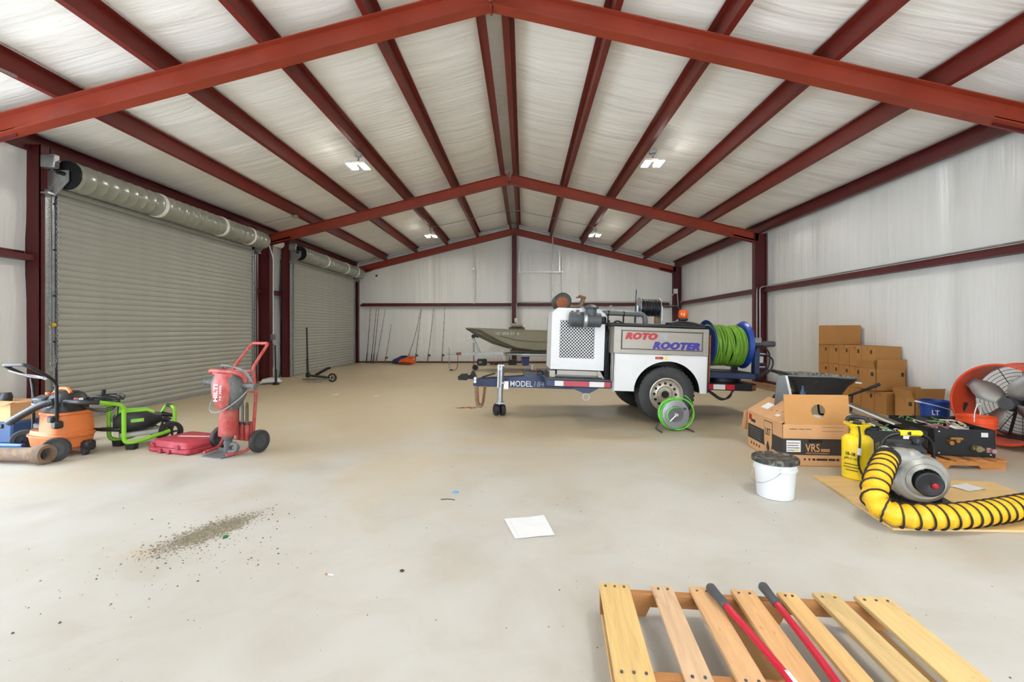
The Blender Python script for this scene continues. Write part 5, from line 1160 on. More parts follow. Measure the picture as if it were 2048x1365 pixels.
# ------------------------------------------------------------------ wheelbarrow
w = thing('wheelbarrow', 'black tray wheelbarrow with grimy rim, before the stacked cartons', 'wheelbarrow', (4.5, 6.6, 0), R(-4))
def tray(u, v):
    a = 2 * PI * u; c, s = math.cos(a), math.sin(a); e = 2 / 3.4
    X, Y = math.copysign(abs(c) ** e, c), math.copysign(abs(s) ** e, s)
    rx, ry = 0.27 + 0.21 * v, 0.17 + 0.13 * v
    return (X * rx - 0.02 * v, Y * ry, 0.335 + 0.29 * v ** 0.85 - (0.035 * v * max(0, X) if v > 0.5 else 0))
tm = MB().grid(tray, 40, 8, closed_u=True)
tm.add([tray(i / 40, 0) for i in range(40)], [tuple(range(40))])
tm.build('tray', mat('black_tray_plastic', (44, 45, 46), 0.45, 0, 0.2, 6, dirt=(120, 116, 104), dirt_at=(0.6, 0.8)), w, angle=40)
MB().tube([tray(i / 40, 1) for i in range(40)], 0.012, 6, True).build('tray_rim', mat('grimy_rim', (120, 122, 120), 0.6, 0, 0.2, 14, dirt=(60, 60, 60)), w)
def tray_in(u, v): p = tray(u, v); return (p[0] * 0.975, p[1] * 0.965, p[2] + 0.012)
MB().grid(tray_in, 40, 8, closed_u=True).build('dried_mortar', mat('dried_mortar', (150, 146, 136), 0.85, 0, 0.3, 10, 0.3, dirt=(60, 60, 58), dirt_at=(0.45, 0.6)), w)
for s in (-1, 1):
    MB().tube(fillet([(-0.35, s * 0.08, 0.2), (-0.1, s * 0.16, 0.32), (0.25, s * 0.26, 0.36), (0.6, s * 0.3, 0.52)], 0.08), 0.016, 8).build('handle_bar', M_BLKM, w)
    MB().cyl((0.5, s * 0.29, 0.475), (0.62, s * 0.302, 0.53), 0.021).build('grip', M_BLKP, w)
    MB().tube(fillet([(0.1, s * 0.2, 0.34), (0.15, s * 0.24, 0.02), (0.28, s * 0.25, 0.02), (0.3, s * 0.26, 0.37)], 0.04), 0.014, 8).build('leg', M_BLKM, w)
small_wheel(w, (-0.42, 0, 0.2), (0, 1, 0), 0.2, 0.09, M_BLACK, M_GREY)
MB().tube(fillet([(-0.38, -0.16, 0.61), (-0.56, -0.16, 0.665), (-0.6, 0.0, 0.67), (-0.56, 0.16, 0.665), (-0.38, 0.16, 0.62)], 0.08), 0.022, 8).build('nose_guard', M_BLKP, w)
MB().box((0.36, -0.296, 0.545), (0.1, 0.003, 0.022), (-0.35, 0.1, 0.25)).build('label', M_SILT, w)

# ------------------------------------------------------------------ big printed carton
M_BAND = mat('black_print_band', (52, 46, 42), 0.7, 0, 0.06, 6)
M_PRINT = mat('tan_print', (206, 152, 100), 0.7, 0, 0.03, 6)
v = thing('printed_carton', 'large open carton printed VRS PLUS with round hole in its raised flap', 'box', (3.06, 4.68, 0), R(-3))
W, D, H = 0.29, 0.375, 0.385
b = MB(); e = 0.007
b.bb(-W, W, -D, -D + e, 0, H).bb(-W, W, D - e, D, 0, H).bb(-W, -W + e, -D, D, 0, H).bb(W - e, W, -D, D, 0, H).bb(-W, W, -D, D, 0, e)
vb = b.build('carton_body', M_CARD2, v)
MB().bb(-W - 0.001, W + 0.001, -D - 0.001, -D, 0.105, 0.255).build('print_band', M_BAND, vb)
MB().bb(-W - 0.001, -W, -D - 0.001, D - 0.02, 0.105, 0.255).build('print_band', M_BAND, vb)
text('VRS', 0.125, 0.075, M_PRINT, vb, (-0.025, -D - 0.0015, 0.172), bold=0.004)
MB().bb(0.05, 0.125, -D - 0.002, -D - 0.0005, 0.138, 0.163).build('plus_badge', M_PRINT, vb)
text('PLUS', 0.055, 0.013, M_BAND, vb, (0.0875, -D - 0.0025, 0.1505))
text('ENERGY SAVING TECHNOLOGY', 0.2, 0.01, M_PRINT, vb, (0.02, -D - 0.0015, 0.122))
lbl = MB().bb(-0.255, -0.13, -D - 0.0025, -D - 0.0008, 0.132, 0.238).build('shipping_label', M_PAPER, vb)
for k in range(4): MB().bb(-0.248, -0.15 + 0.01 * (k % 2), -D - 0.0032, -D - 0.0024, 0.145 + 0.022 * k, 0.151 + 0.022 * k).build('label_line', M_INK, lbl)
MB().cyl((-0.17, -D - 0.0034, 0.15), (-0.17, -D - 0.0022, 0.15), 0.012).build('yellow_dot', M_YEL, lbl)
MB().bb(-0.06, 0.06, -D - 0.0016, -D + 0.001, 0.222, 0.247, ch=0.0005).build('hand_hole', M_BLKM, vb)
for x0, x1 in ((-0.1, -0.085), (-0.06, -0.045), (-0.025, 0.0), (0.01, 0.105), (0.115, 0.175), (0.185, 0.21)):
    MB().bb(x0, x1, -D - 0.0012, -D, 0.055, 0.075).build('printed_mark', M_BAND, vb)
text('tankless  water heater', 0.2, 0.011, M_BAND, vb, (-0.13, -D - 0.0012, 0.345))
MB().bb(0.06, 0.25, -D - 0.0008, -D, 0.325, 0.328).bb(0.06, 0.25, -D - 0.0008, -D, 0.36, 0.363).build('printed_frame', M_BAND, vb)
# left side shield
shp = [(0.085, 0.36), (-0.085, 0.36), (-0.085, 0.16), (-0.06, 0.06), (0, 0.015), (0.06, 0.06), (0.085, 0.16)]
MB().prism(shp, -W - 0.0022, -W - 0.0008, 'yz').build('shield_outline', M_BAND, vb, loc=(0, -0.1, 0))
MB().prism([(a * 0.92, (z - 0.19) * 0.95 + 0.19) for a, z in shp], -W - 0.003, -W - 0.0015, 'yz').build('shield', M_CARD2, vb, loc=(0, -0.1, 0))
text('UST', 0.11, 0.07, M_BAND, vb, (-W - 0.0035, -0.1, 0.255), (PI / 2, 0, -PI / 2), bold=0.01)
MB().prism([(0, 0.05), (0.035, 0.11), (0.02, 0.14), (0, 0.17), (-0.02, 0.13), (-0.035, 0.1)], -W - 0.004, -W - 0.0025, 'yz').build('flame_mark', M_BAND, vb, loc=(0, -0.1, 0))
for k in range(5): MB().bb(-W - 0.0022, -W - 0.0008, 0.06, 0.3, 0.13 + 0.023 * k, 0.136 + 0.023 * k).build('printed_line', M_DUSTY, vb)
MB().bb(-W - 0.0016, -W, 0.18, 0.28, 0.285, 0.315).build('printed_mark', M_BAND, vb)
MB().bb(-W - 0.0016, -W, 0.27, 0.33, 0.3, 0.36).build('red_print', M_LRED, vb)
for k in range(4): MB().bb(-W - 0.0012, -W, 0.08 + 0.06 * k, 0.105 + 0.06 * k, 0.05, 0.075).build('printed_mark', M_BAND, vb)
# flaps: the front one stands up and has a round hole
fl_ = MB(); n = 24; hx, hz, hr = 0.02, 0.125, 0.062; fw0, fw1, fh = -W + 0.01, W, 0.275
ring = []; outr = []
for i in range(n):
    a = 2 * PI * i / n; ring.append((hx + hr * math.cos(a), hz + hr * math.sin(a)))
    c, s = math.cos(a), math.sin(a)
    k = min([q for q in ((fw1 - hx) / c if c > 1e-6 else 9, (fw0 - hx) / c if c < -1e-6 else 9, (fh - hz) / s if s > 1e-6 else 9, -hz / s if s < -1e-6 else 9)])
    outr.append((hx + k * c, hz + k * s))
for cx_, cz_ in ((fw0, 0), (fw1, 0), (fw1, fh), (fw0, fh)):
    i = min(range(n), key=lambda q: (outr[q][0] - cx_) ** 2 + (outr[q][1] - cz_) ** 2); outr[i] = (cx_, cz_)
vs_ = [(x, y, z) for y in (0, 0.006) for x, z in ring + outr]
ff = []
for i in range(n):
    j = (i + 1) % n
    ff += [(i, j, n + j, n + i)[::-1], (2 * n + i, 2 * n + j, 3 * n + j, 3 * n + i), (i, j, 2 * n + j, 2 * n + i), (n + i, n + j, 3 * n + j, 3 * n + i)[::-1]]
fl_.add(vs_, ff).build('front_flap', M_CARD, v, loc=(0.01, -D, H), rot=(R(-4), 0, 0))
lf = MB().bb(0, 0.27, -D + 0.02, D, 0, 0.006).build('side_flap', M_CARD2, v, loc=(-W, 0, H), rot=(0, R(-32), 0))
MB().bb(0.1, 0.19, 0.1, 0.24, 0.0065, 0.008).build('shipping_label', M_PAPER, lf)
MB().bb(0.06, 0.09, -0.2, -0.13, 0.0065, 0.008).build('sticker', M_PAPER, lf)
for k in range(5): MB().cyl((0.1 + 0.012 * k, 0.12 - 0.09 * k, 0.005), (0.1 + 0.012 * k, 0.12 - 0.09 * k, 0.0075), 0.007, n=8).build('punch_hole', M_BLKM, lf)
MB().bb(-0.2, 0.2, 0, 0.006, -0.24, 0).build('back_flap', M_CARD2, v, loc=(-0.12, D + 0.004, H), rot=(R(20), 0, 0))
MB().bb(0, 0.006, -D + 0.02, D, -0.26, 0).build('side_flap', M_CARD2, v, loc=(W + 0.002, 0, H), rot=(0, R(-14), 0))
p = thing('heater_cover', 'grey sheet metal cover leaning in the large open carton', 'panel', (3.03, 4.76, 0.02), (R(-3), 0, R(6)))
MB().prism([(-0.17, 0), (0.17, 0), (0.02, 0.77), (-0.06, 0.77)], 0, 0.012, 'xz').build('sheet', mat('grey_powder_coat', (112, 114, 116), 0.45, 0.1), p)
MB().prism([(0.17, 0), (0.2, 0), (0.045, 0.77), (0.02, 0.77)], 0, 0.025, 'xz').build('folded_edge', M_ALU, p)
tag(MB().lathe([(0.025, 0), (0.027, 0.01), (0.027, 0.2), (0.014, 0.22), (0.014, 0.24), (0.009, 0.245), (0.009, 0.27)], (0, 0, 0), (0, 0, 1), 16).build('valve_stem', mat('blue_grey_metal', (60, 84, 110), 0.3, 0.6), loc=(3.19, 4.75, 0.42)), 'blue grey valve stem poking up out of the large carton', 'valve')
tag(MB().bb(-0.2, 0.2, -0.2, 0.0, 0, 0.4, ch=0.02).build('packing_foam', mat('white_foam', (226, 226, 224), 0.9), loc=(3.1, 4.68, 0.01), rot=(0, 0, 0.1)), 'white packing foam inside the large carton', 'foam')

# ------------------------------------------------------------------ white pail with black lid
p = thing('pail', 'white plastic pail with dirty black lid standing on bare floor', 'bucket', (2.27, 3.55, 0), 0)
MB().lathe([(0.118, 0), (0.124, 0.004), (0.14, 0.2), (0.141, 0.205), (0.15, 0.21), (0.15, 0.222), (0.143, 0.226), (0.144, 0.25), (0.153, 0.255), (0.153, 0.27), (0.146, 0.272)], (0, 0, 0), (0, 0, 1), 44).build('pail_body', M_WHITEP, p)
MB().lathe([(0.157, 0.262), (0.162, 0.266), (0.162, 0.292), (0.155, 0.3), (0.146, 0.3), (0.142, 0.29), (0.001, 0.29)], (0, 0, 0), (0, 0, 1), 44, cap=False).build('lid', mat('dirty_black_lid', (40, 40, 40), 0.55, 0, 0.2, 9, dirt=(128, 120, 104), dirt_at=(0.48, 0.62)), p)
MB().tube(smooth([(-0.03, -0.152, 0.225), (-0.09, -0.16, 0.18), (-0.15, -0.11, 0.13), (-0.17, -0.03, 0.115), (-0.165, 0.06, 0.13), (-0.14, 0.08, 0.2)]), 0.0025, 6).build('bail_wire', M_GALV, p)
MB().lathe([(0.016, 0), (0.016, 0.012), (0.008, 0.016)], (-0.03, -0.142, 0.228), (-0.2, -1, 0), 12).build('bail_ear', M_WHITEP, p)

# ------------------------------------------------------------------ plywood sheet with blower, duct and sprayer
M_PLY = mat('plywood', (214, 180, 124), 0.7, 0, 0.1, 2.2, 0.05, stretch=(0.35, 5, 1), dirt=(190, 150, 100), dirt_at=(0.6, 0.9))
tag(MB().prism([(2.83, 4.0), (2.676, 2.953), (4.02, 2.93), (4.2, 3.87)], 0.002, 0.017, 'xy').build('plywood_sheet', M_PLY), 'bare plywood sheet under the blower and yellow sprayer', 'plywood')
PZ = 0.0175
s = thing('pump_sprayer', 'yellow pump sprayer tank with black hose beside the printed carton', 'sprayer', (3.16, 3.94, PZ), R(-28))
sb = MB().lathe([(0.098, 0), (0.108, 0.01), (0.109, 0.3), (0.106, 0.33), (0.085, 0.355), (0.05, 0.368), (0.047, 0.40), (0.06, 0.425), (0.095, 0.45), (0.098, 0.46), (0.05, 0.455), (0.03, 0.43)], (0, 0, 0), (0, 0, 1), 36, cap=False)
sb.lathe([(0.001, 0.0), (0.098, 0.0)], (0, 0, 0), (0, 0, 1), 36, cap=False)
sbo = sb.build('tank', M_YEL, s)
text('10-18', 0.07, 0.028, M_BLKM, sbo, (-0.058, -0.0935, 0.215), (PI / 2, 0, R(-32)), bold=0.02)
text('JRCO', 0.11, 0.022, M_BLKM, sbo, (-0.052, -0.097, 0.175), (PI / 2, 0, R(-28)))
for k, ww in enumerate((0.11, 0.12, 0.09)): MB().bb(-ww / 2, ww / 2, -0.0005, 0.0005, -0.003, 0.003).build('printed_line', M_BLKM, sbo, loc=(-0.05, -0.0985, 0.13 - 0.025 * k), rot=(0, 0, R(-27)))
MB().cyl((0, 0, 0.43), (0, 0, 0.47), 0.03).tube(fillet([(-0.07, 0, 0.47), (-0.06, 0, 0.505), (0.0, 0, 0.51), (0.06, 0, 0.505), (0.07, 0, 0.47)], 0.02), 0.017, 8).build('pump_handle', M_BLKP, s)
MB().tube(smooth([(-0.01, -0.06, 0.47), (0.0, -0.1, 0.44), (0.005, -0.118, 0.34), (-0.005, -0.122, 0.24), (-0.01, -0.122, 0.15), (0.01, -0.125, 0.07), (0.06, -0.12, 0.02), (0.12, -0.07, 0.012)]), 0.008, 8).build('spray_hose', M_HOSEB, s)
MB().cyl((-0.002, -0.122, 0.22), (0.0, -0.12, 0.275), 0.016).build('hose_fitting', M_WHITEP, s)
MB().tube(fillet([(0.06, 0, 0.37), (0.08, 0, 0.42), (0.13, 0, 0.42)], 0.03), 0.008, 8).build('hose_clip', M_BLKP, s)

f = thing('blower', 'grey metal confined-space blower with black engine on the plywood', 'blower', (3.205, 3.40, PZ - 0.0), R(-16))
# scroll housing facing -y
def scroll(a, k):
    r = 0.155 + 0.04 * (a / (2 * PI)); return r * k
sv = []; ns = 44
prof = [(0.45, -0.045), (0.52, -0.085), (0.72, -0.095), (0.9, -0.07), (0.985, -0.03), (1.0, 0.0), (0.985, 0.03), (0.9, 0.06), (0.45, 0.07)]
def sfn(u, v_):
    i = v_ * (len(prof) - 1); k = min(int(i), len(prof) - 2); t_ = i - k
    kk = prof[k][0] + (prof[k + 1][0] - prof[k][0]) * t_; yy = prof[k][1] + (prof[k + 1][1] - prof[k][1]) * t_
    a = 2 * PI * u; r = scroll(a, kk); ang = PI * 0.95 + a * -1
    return (r * math.cos(ang), yy, 0.185 + r * math.sin(ang))
M_BLOW = mat('brushed_grey_metal', (156, 155, 148), 0.42, 0.35, 0.06, 4)
sc = MB().grid(sfn, ns, 24, closed_u=True)
sco = sc.build('scroll_housing', M_BLOW, f, angle=50)
MB().lathe([(0.105, -0.07), (0.112, -0.075), (0.112, -0.1), (0.09, -0.12), (0.085, -0.09)][::-1], (0, -0.0, 0.185), (0, 1, 0), 40, cap=False).build('inlet_ring', M_BLOW, sco)
MB().lathe([(0.085, -0.06), (0.085, -0.125), (0.075, -0.132), (0.001, -0.12)][::-1], (0.015, 0, 0.165), (0, 1, 0), 32, cap=False).build('inlet_guard', M_BLKP, sco)
MB().lathe([(0.012, 0), (0.02, 0.008), (0.02, 0.02), (0.012, 0.026)], (0.04, -0.148, 0.16), (0, 1, 0), 16).build('red_knob', M_LRED, sco)
MB().lathe([(0.075, 0), (0.075, 0.14)], (-0.08, 0.0, 0.31), (-1, -0.1, 0.02), 28).box((-0.04, 0.0, 0.31), (0.12, 0.13, 0.13), ch=0.03).build('outlet_duct', M_BLOW, sco)
MB().lathe([(0.08, 0), (0.082, 0.004), (0.082, 0.016), (0.08, 0.02)], (-0.19, -0.01, 0.312), (-1, -0.1, 0.02), 28).build('hose_clamp', M_ALU, sco)
loft(MB(), [(0.0, 0, 0, 0.13, 0.11, 4), (0.03, 0, 0, 0.14, 0.12, 4), (0.22, 0, 0, 0.14, 0.12, 4), (0.27, 0, 0, 0.11, 0.09, 3)], 28, along((0.0, 0.2, 0.1), (0, 0.2, 1))).build('engine', M_BLKP, f)
loft(MB(), [(0.3, -0.02, 0.2, 0.14, 0.12, 3.5), (0.345, -0.02, 0.2, 0.14, 0.12, 3.5), (0.385, -0.01, 0.2, 0.1, 0.09, 3)], 28).build('engine_shroud', M_BLKP, f)
MB().lathe([(0.03, 0), (0.03, 0.03), (0.042, 0.032), (0.042, 0.055), (0.03, 0.06)], (0.08, 0.2, 0.37), (0, 0, 1), 18).build('fuel_cap', M_BLKP, f)
MB().bb(-0.18, 0.2, -0.08, 0.34, 0.0, 0.02).bb(-0.12, 0.12, -0.05, 0.05, 0.02, 0.06).bb(-0.1, 0.1, 0.1, 0.3, 0.02, 0.1).build('base_frame', M_BLKM, f)
MB().tube(fillet([(-0.19, 0.1, 0.02), (-0.2, 0.1, 0.16), (-0.17, 0.1, 0.44), (-0.06, 0.1, 0.475), (0.0, 0.1, 0.475)], 0.09), 0.015, 10).tube(fillet([(0.06, 0.14, 0.475), (0.16, 0.16, 0.42), (0.2, 0.2, 0.02)], 0.06), 0.012, 8).build('carry_frame', M_BLKM, f)
MB().lathe([(0.019, 0), (0.021, 0.01), (0.021, 0.14), (0.014, 0.15)], (-0.07, 0.1, 0.475), (1, 0.15, 0.0), 16).build('carry_grip', M_YEL, f)
dp = [Vector(q) for q in ((3.03, 3.44, 0.33), (2.96, 3.37, 0.33), (2.89, 3.3, 0.325), (2.81, 3.22, 0.305), (2.68, 3.1, 0.25), (2.6, 3.01, 0.16), (2.66, 2.95, 0.105), (2.81, 2.92, 0.099), (3.13, 2.95, 0.099), (3.6, 3.1, 0.099), (3.95, 3.22, 0.1))]
dq = smooth(dp, 3)
# resample evenly
def resample(P, step):
    out = [P[0].copy()]; acc = 0.0
    for a, b_ in zip(P, P[1:]):
        L = (b_ - a).length; pos = 0.0
        while acc + (L - pos) >= step:
            pos += step - acc; out.append(a.lerp(b_, pos / L)); acc = 0.0
        acc += L - pos
    return out
dr = resample(dq, 0.008)
d = thing('duct_hose', 'ribbed yellow ventilation duct with black spiral curling round the blower', 'duct', (0, 0, 0), 0)
n0 = 18; yel = dr[n0:]
M_DUCT = mat('yellow_duct_vinyl', (224, 172, 14), 0.5, 0, 0.1, 12, 0.35, dirt=(206, 146, 20))
MB().tube(yel, 0.07, 22, rad=[0.068 + 0.0065 * math.cos(2 * PI * i / 9.5) for i in range(len(yel))]).build('duct_wall', M_DUCT, d, angle=80)
MB().tube(dr[:n0 + 2], 0.074, 20, rad=[0.076 + 0.004 * math.sin(i * 1.7) - 0.0003 * i for i in range(n0 + 2)]).build('black_cuff', M_BLACK, d, angle=80)
hx = []
for i in range(len(yel) - 1):
    for q in range(3):
        p_ = yel[i].lerp(yel[i + 1], q / 3); t_ = (yel[min(i + 1, len(yel) - 1)] - yel[max(i - 1, 0)]).normalized()
        up = Vector((0, 0, 1)); u_ = (up - t_ * up.dot(t_)); u_ = u_.normalized() if u_.length > 0.05 else Vector((0, 1, 0)); w_ = t_.cross(u_)
        a = 2 * PI * (i + q / 3) / 9.5
        hx.append(p_ + (u_ * math.cos(a) + w_ * math.sin(a)) * 0.076)
MB().tube(hx, 0.006, 5).build('black_spiral', M_BLACK, d)
tag(MB().grid(lambda u, v_: (0.2 * u, 0.13 * v_, 0.002 + 0.004 * math.sin(5 * u + 3 * v_) ** 2), 6, 4).build('instruction_sheet', M_PAPER, loc=(3.78, 3.62, PZ), rot=(0, 0, R(20))), 'white instruction sheet lying on plywood behind the blower', 'paper')

# ------------------------------------------------------------------ far pallet with two gutted water heaters
M_WOOD = mat('pallet_wood', (196, 158, 104), 0.8, 0, 0.14, 2.5, 0.1, stretch=(4, 0.5, 4), dirt=(150, 112, 70), dirt_at=(0.6, 0.85))
M_WOODO = mat('orange_pallet_wood', (186, 122, 62), 0.8, 0, 0.16, 2.5, 0.1, stretch=(0.5, 4, 4), dirt=(140, 92, 50), dirt_at=(0.55, 0.8))
def stringer(L, h, t_, notch=True):
    a, b_ = -L / 2, L / 2
    if notch:
        n1, n2, n3, n4 = a + L * 0.16, a + L * 0.38, a + L * 0.62, a + L * 0.84; c = h * 0.45
        pl = [(a, 0), (n1, 0), (n1 + 0.02, c), (n2 - 0.02, c), (n2, 0), (n3, 0), (n3 + 0.02, c), (n4 - 0.02, c), (n4, 0), (b_, 0), (b_, h), (a, h)]
    else: pl = [(a, 0), (b_, 0), (b_, h), (a, h)]
    return MB().prism(pl, -t_ / 2, t_ / 2, 'xz')
pb = thing('pallet', 'wooden pallet under the two black heater units', 'pallet', (4.06, 4.75, 0), R(-2))
for y in (-0.46, 0, 0.46): stringer(1.3, 0.072, 0.035).build('stringer', M_WOODO, pb, loc=(0, y, 0.0))
for k in range(8): MB().bb(-0.045, 0.045, -0.5, 0.5, 0.072, 0.088, ch=0.002).build('deck_board', M_WOODO, pb, loc=(-0.6 + 0.171 * k, 0, 0))
M_HEAT = mat('black_sheet_metal', (38, 40, 43), 0.42, 0.3, 0.12, 6)
def wires(mb, n, w, d, z, seed, r=0.006):
    rs = random.Random(seed)
    for k in range(n):
        x, y = (rs.random() - 0.5) * w, (rs.random() - 0.5) * d
        P = []
        for q in range(5): P.append((max(-w / 2, min(w / 2, x + (rs.random() - 0.5) * w * 0.5)), max(-d / 2, min(d / 2, y + (rs.random() - 0.5) * d * 0.5)), z + rs.random() * 0.09 - 0.03))
        mb.tube(smooth(P), r * (0.6 + 0.8 * rs.random()), 5)
    return mb
def heater(loc, rz, w, d, h, label, seed, fit=True):
    t = thing('heater_unit', label, 'heater', loc, rz); e = 0.006
    b = MB().bb(-w / 2, w / 2, 0, e, 0, h).bb(-w / 2, w / 2, d - e, d, 0, h).bb(-w / 2, -w / 2 + e, 0, d, 0, h).bb(w / 2 - e, w / 2, 0, d, 0, h).bb(-w / 2, w / 2, 0, d, 0, e)
    b.build('case', M_HEAT, t)
    MB().bb(-w / 2 + e, w / 2 - e, e, d - e, 0.02, h * 0.7, ch=0.03).build('heat_exchanger', M_BLKM, t)
    MB().bb(-w / 2 - 0.003, -w / 2, d * 0.12, d * 0.5, h * 0.2, h * 0.8).build('side_label', M_DKGREY, t)
    for nm, m_, k in (('beige_wires', mat('beige_wire', (196, 184, 158), 0.5), 9), ('coloured_wires', mat('green_wire', (96, 140, 80), 0.5), 4), ('dark_wires', M_BLKP, 8), ('pink_wires', mat('magenta_wire', (160, 70, 100), 0.5), 3)):
        o_ = wires(MB(), k, w * 0.85, d * 0.85, h * 0.86, seed + k).build(nm, m_, t, loc=(0, d / 2, 0)); o_['kind'] = 'stuff'
    MB().box((w * 0.12, d * 0.2, h * 0.93), (0.14, 0.09, 0.02), (0.2, 0.15, 0.4)).build('circuit_board', M_SILT, t)
    MB().box((-w * 0.2, d * 0.55, h * 1.02), (0.12, 0.1, 0.06), (0.2, 0.3, 0.5), ch=0.008).build('control_box', M_BLKP, t)
    MB().bb(w * 0.27, w * 0.38, -0.002, 0.001, h * 0.74, h * 0.9).build('sticker', M_SILT, t)
    for cx_, cz_ in ((-0.42, 0.9), (-0.42, 0.1), (0.42, 0.1)): MB().cyl((w * cx_, -0.006, h * cz_), (w * cx_, 0.001, h * cz_), 0.007, n=8).build('screw', M_ALU, t)
    if fit:
        MB().cyl((-0.08, -0.05, h * 0.6), (-0.08, 0, h * 0.6), 0.018).cyl((-0.13, -0.02, h * 0.66), (-0.03, -0.02, h * 0.66), 0.014).cyl((-0.13, -0.05, h * 0.52), (-0.13, -0.0, h * 0.52), 0.02).build('brass_valve', mat('brass', (176, 132, 74), 0.35, 0.8), t)
        MB().cyl((0.08, -0.06, h * 0.34), (0.08, 0, h * 0.34), 0.028).cyl((0.04, -0.03, h * 0.34), (0.13, -0.03, h * 0.3), 0.018).build('gas_valve', mat('dull_brass', (150, 136, 96), 0.4, 0.7), t)
        MB().cyl((0.21, -0.04, h * 0.26), (0.21, 0, h * 0.26), 0.02).bb(0.17, 0.2, -0.01, 0, h * 0.18, h * 0.36).build('drain_fitting', mat('pink_metal', (180, 140, 140), 0.4, 0.5), t)
    return t
HZ = 0.0885
heater((4.43, 4.36, HZ), R(-9), 0.49, 0.68, 0.25, 'black gutted heater unit with brass valves at the pallet end', 1)
heater((3.66, 4.22 + 0.05, HZ), R(-8), 0.48, 0.7, 0.25, 'black gutted heater unit behind the blower and sprayer', 31, False)
for k, (a, b_, lab) in enumerate((((3.70, 4.95, 0.52), (3.88, 4.42, 0.375), 'long metal strip with pale edge lying over the heater, farther one'), ((3.55, 4.78, 0.47), (3.66, 4.36, 0.37), 'long metal strip with pale edge lying over the heater, nearer one'))):
    a = Vector(a); b_ = Vector(b_); L = (b_ - a).length; M_ = along(a, b_)
    t = thing('metal_strip', lab, 'metal strip', a, 0)
    M2 = along((0, 0, 0), b_ - a)
    MB().bb(-0.05, 0.05, -0.006, 0, 0, L, 0, M2).build('strip', mat('brown_strip_%s' % 'ab'[k], (96, 82, 54), 0.4, 0.5), t)
    MB().bb(-0.055, -0.045, -0.008, 0.006, 0, L, 0, M2).build('pale_edge', M_SILT, t)

# ------------------------------------------------------------------ buckets
def bucket(name, loc, m, label, inside, rz=0, r=0.15, h=0.37):
    t = thing(name, label, 'bucket', loc, rz)
    MB().lathe([(r * 0.84, 0), (r * 0.86, 0.004), (r * 0.96, h * 0.72), (r * 1.04, h * 0.73), (r * 1.04, h * 0.76), (r * 0.97, h * 0.765), (r * 0.98, h * 0.84), (r * 1.06, h * 0.85), (r * 1.06, h * 0.88), (r, h * 0.89), (r * 1.01, h * 0.97), (r * 1.03, h), (r * 0.98, h), (r * 0.94, h * 0.8), (r * 0.82, 0.01), (0.001, 0.01)], (0, 0, 0), (0, 0, 1), 40, cap=False).build('pail_body', m, t)
    if inside: MB().lathe([(0.001, h * 0.8), (r * 0.93, h * 0.8)], (0, 0, 0), (0, 0, 1), 30, cap=False).build('residue', inside, t)
    return t
bk = bucket('bucket', (5.52, 5.92, 0), M_BLUEP, 'dark blue bucket with white letters in front of the cartons', None)
text('LT', 0.07, 0.06, M_WHITE, bk, (-0.087, -0.1165, 0.235), (PI / 2, 0, R(-37)), bold=0.02)
MB().tube(smooth([(-0.24, -0.05, 0.36), (-0.12, -0.14, 0.33), (0.05, -0.155, 0.28)]), 0.005, 6).cyl((-0.27, -0.03, 0.365), (-0.22, -0.06, 0.355), 0.01).build('bail_wire', M_WHITEP, bk)
ob = bucket('bucket', (5.02, 4.86, 0), mat('orange_bucket_plastic', (226, 78, 30), 0.42, 0, 0.06, 6, dirt=(206, 110, 70)), 'orange bucket with raised wire bail between heater and fan', mat('grey_residue', (196, 184, 168), 0.9))
MB().tube(smooth([(-0.12, -0.1, 0.33), (-0.11, -0.09, 0.42), (-0.03, -0.04, 0.5), (0.06, 0.02, 0.5), (0.12, 0.08, 0.42), (0.12, 0.1, 0.33)]), 0.005, 6).build('bail_wire', M_WHITEP, ob)
MB().cyl((-0.03, -0.035, 0.492), (0.07, 0.03, 0.492), 0.009).build('bail_grip', M_WHITEP, ob)

# ------------------------------------------------------------------ drum fan
M_BLADE = mat('dull_fan_blade', (150, 148, 142), 0.45, 0.5, 0.06, 6)
M_FAN = mat('orange_red_fan_paint', (206, 66, 30), 0.4, 0, 0.06, 5)
fn_ = thing('drum_fan', 'large orange red drum fan on black wheels at right wall', 'fan', (5.37, 4.98, 0), 0)
bx = Vector((0.94, 0.34, 0)); C0 = Vector((0, 0, 0.47)); rF = 0.415; dep = 0.42
MB().lathe([(rF + 0.004, -0.004), (rF + 0.016, 0.0), (rF + 0.016, 0.014), (rF, 0.02), (rF - 0.004, dep * 0.5), (rF, dep - 0.02), (rF + 0.016, dep - 0.014), (rF + 0.016, dep), (rF - 0.006, dep), (rF - 0.012, dep * 0.5), (rF - 0.006, 0.0), (rF + 0.004, -0.004)], C0, bx, 64, cap=False).build('drum', M_FAN, fn_)
Mf = Matrix.Translation(C0) @ bx.to_track_quat('Z', 'Y').to_matrix().to_4x4()
for k in range(4):
    A = Matrix.Rotation(2 * PI * k / 4 + 0.55, 4, 'Z'); vs_ = []
    for i in range(7):
        r_ = 0.07 + 0.34 * i / 6; wd_ = 0.06 + 0.05 * math.sin(PI * min(1, i / 5)); tw = R(42 - 18 * i / 6)
        for q, thick in ((-1, 0), (0, 0.012), (1, 0)):
            x_ = q * wd_; vs_.append(Mf @ A @ Vector((r_, x_ * math.cos(tw), 0.17 + x_ * math.sin(tw) + thick)))
    fs_ = []
    for i in range(6):
        for q in (0, 1): fs_.append((i * 3 + q, i * 3 + q + 1, i * 3 + q + 4, i * 3 + q + 3))
    bo_ = MB().add(vs_, fs_).build('blade', M_BLADE, fn_)
    sm_ = bo_.modifiers.new('thickness', 'SOLIDIFY'); sm_.thickness = 0.004
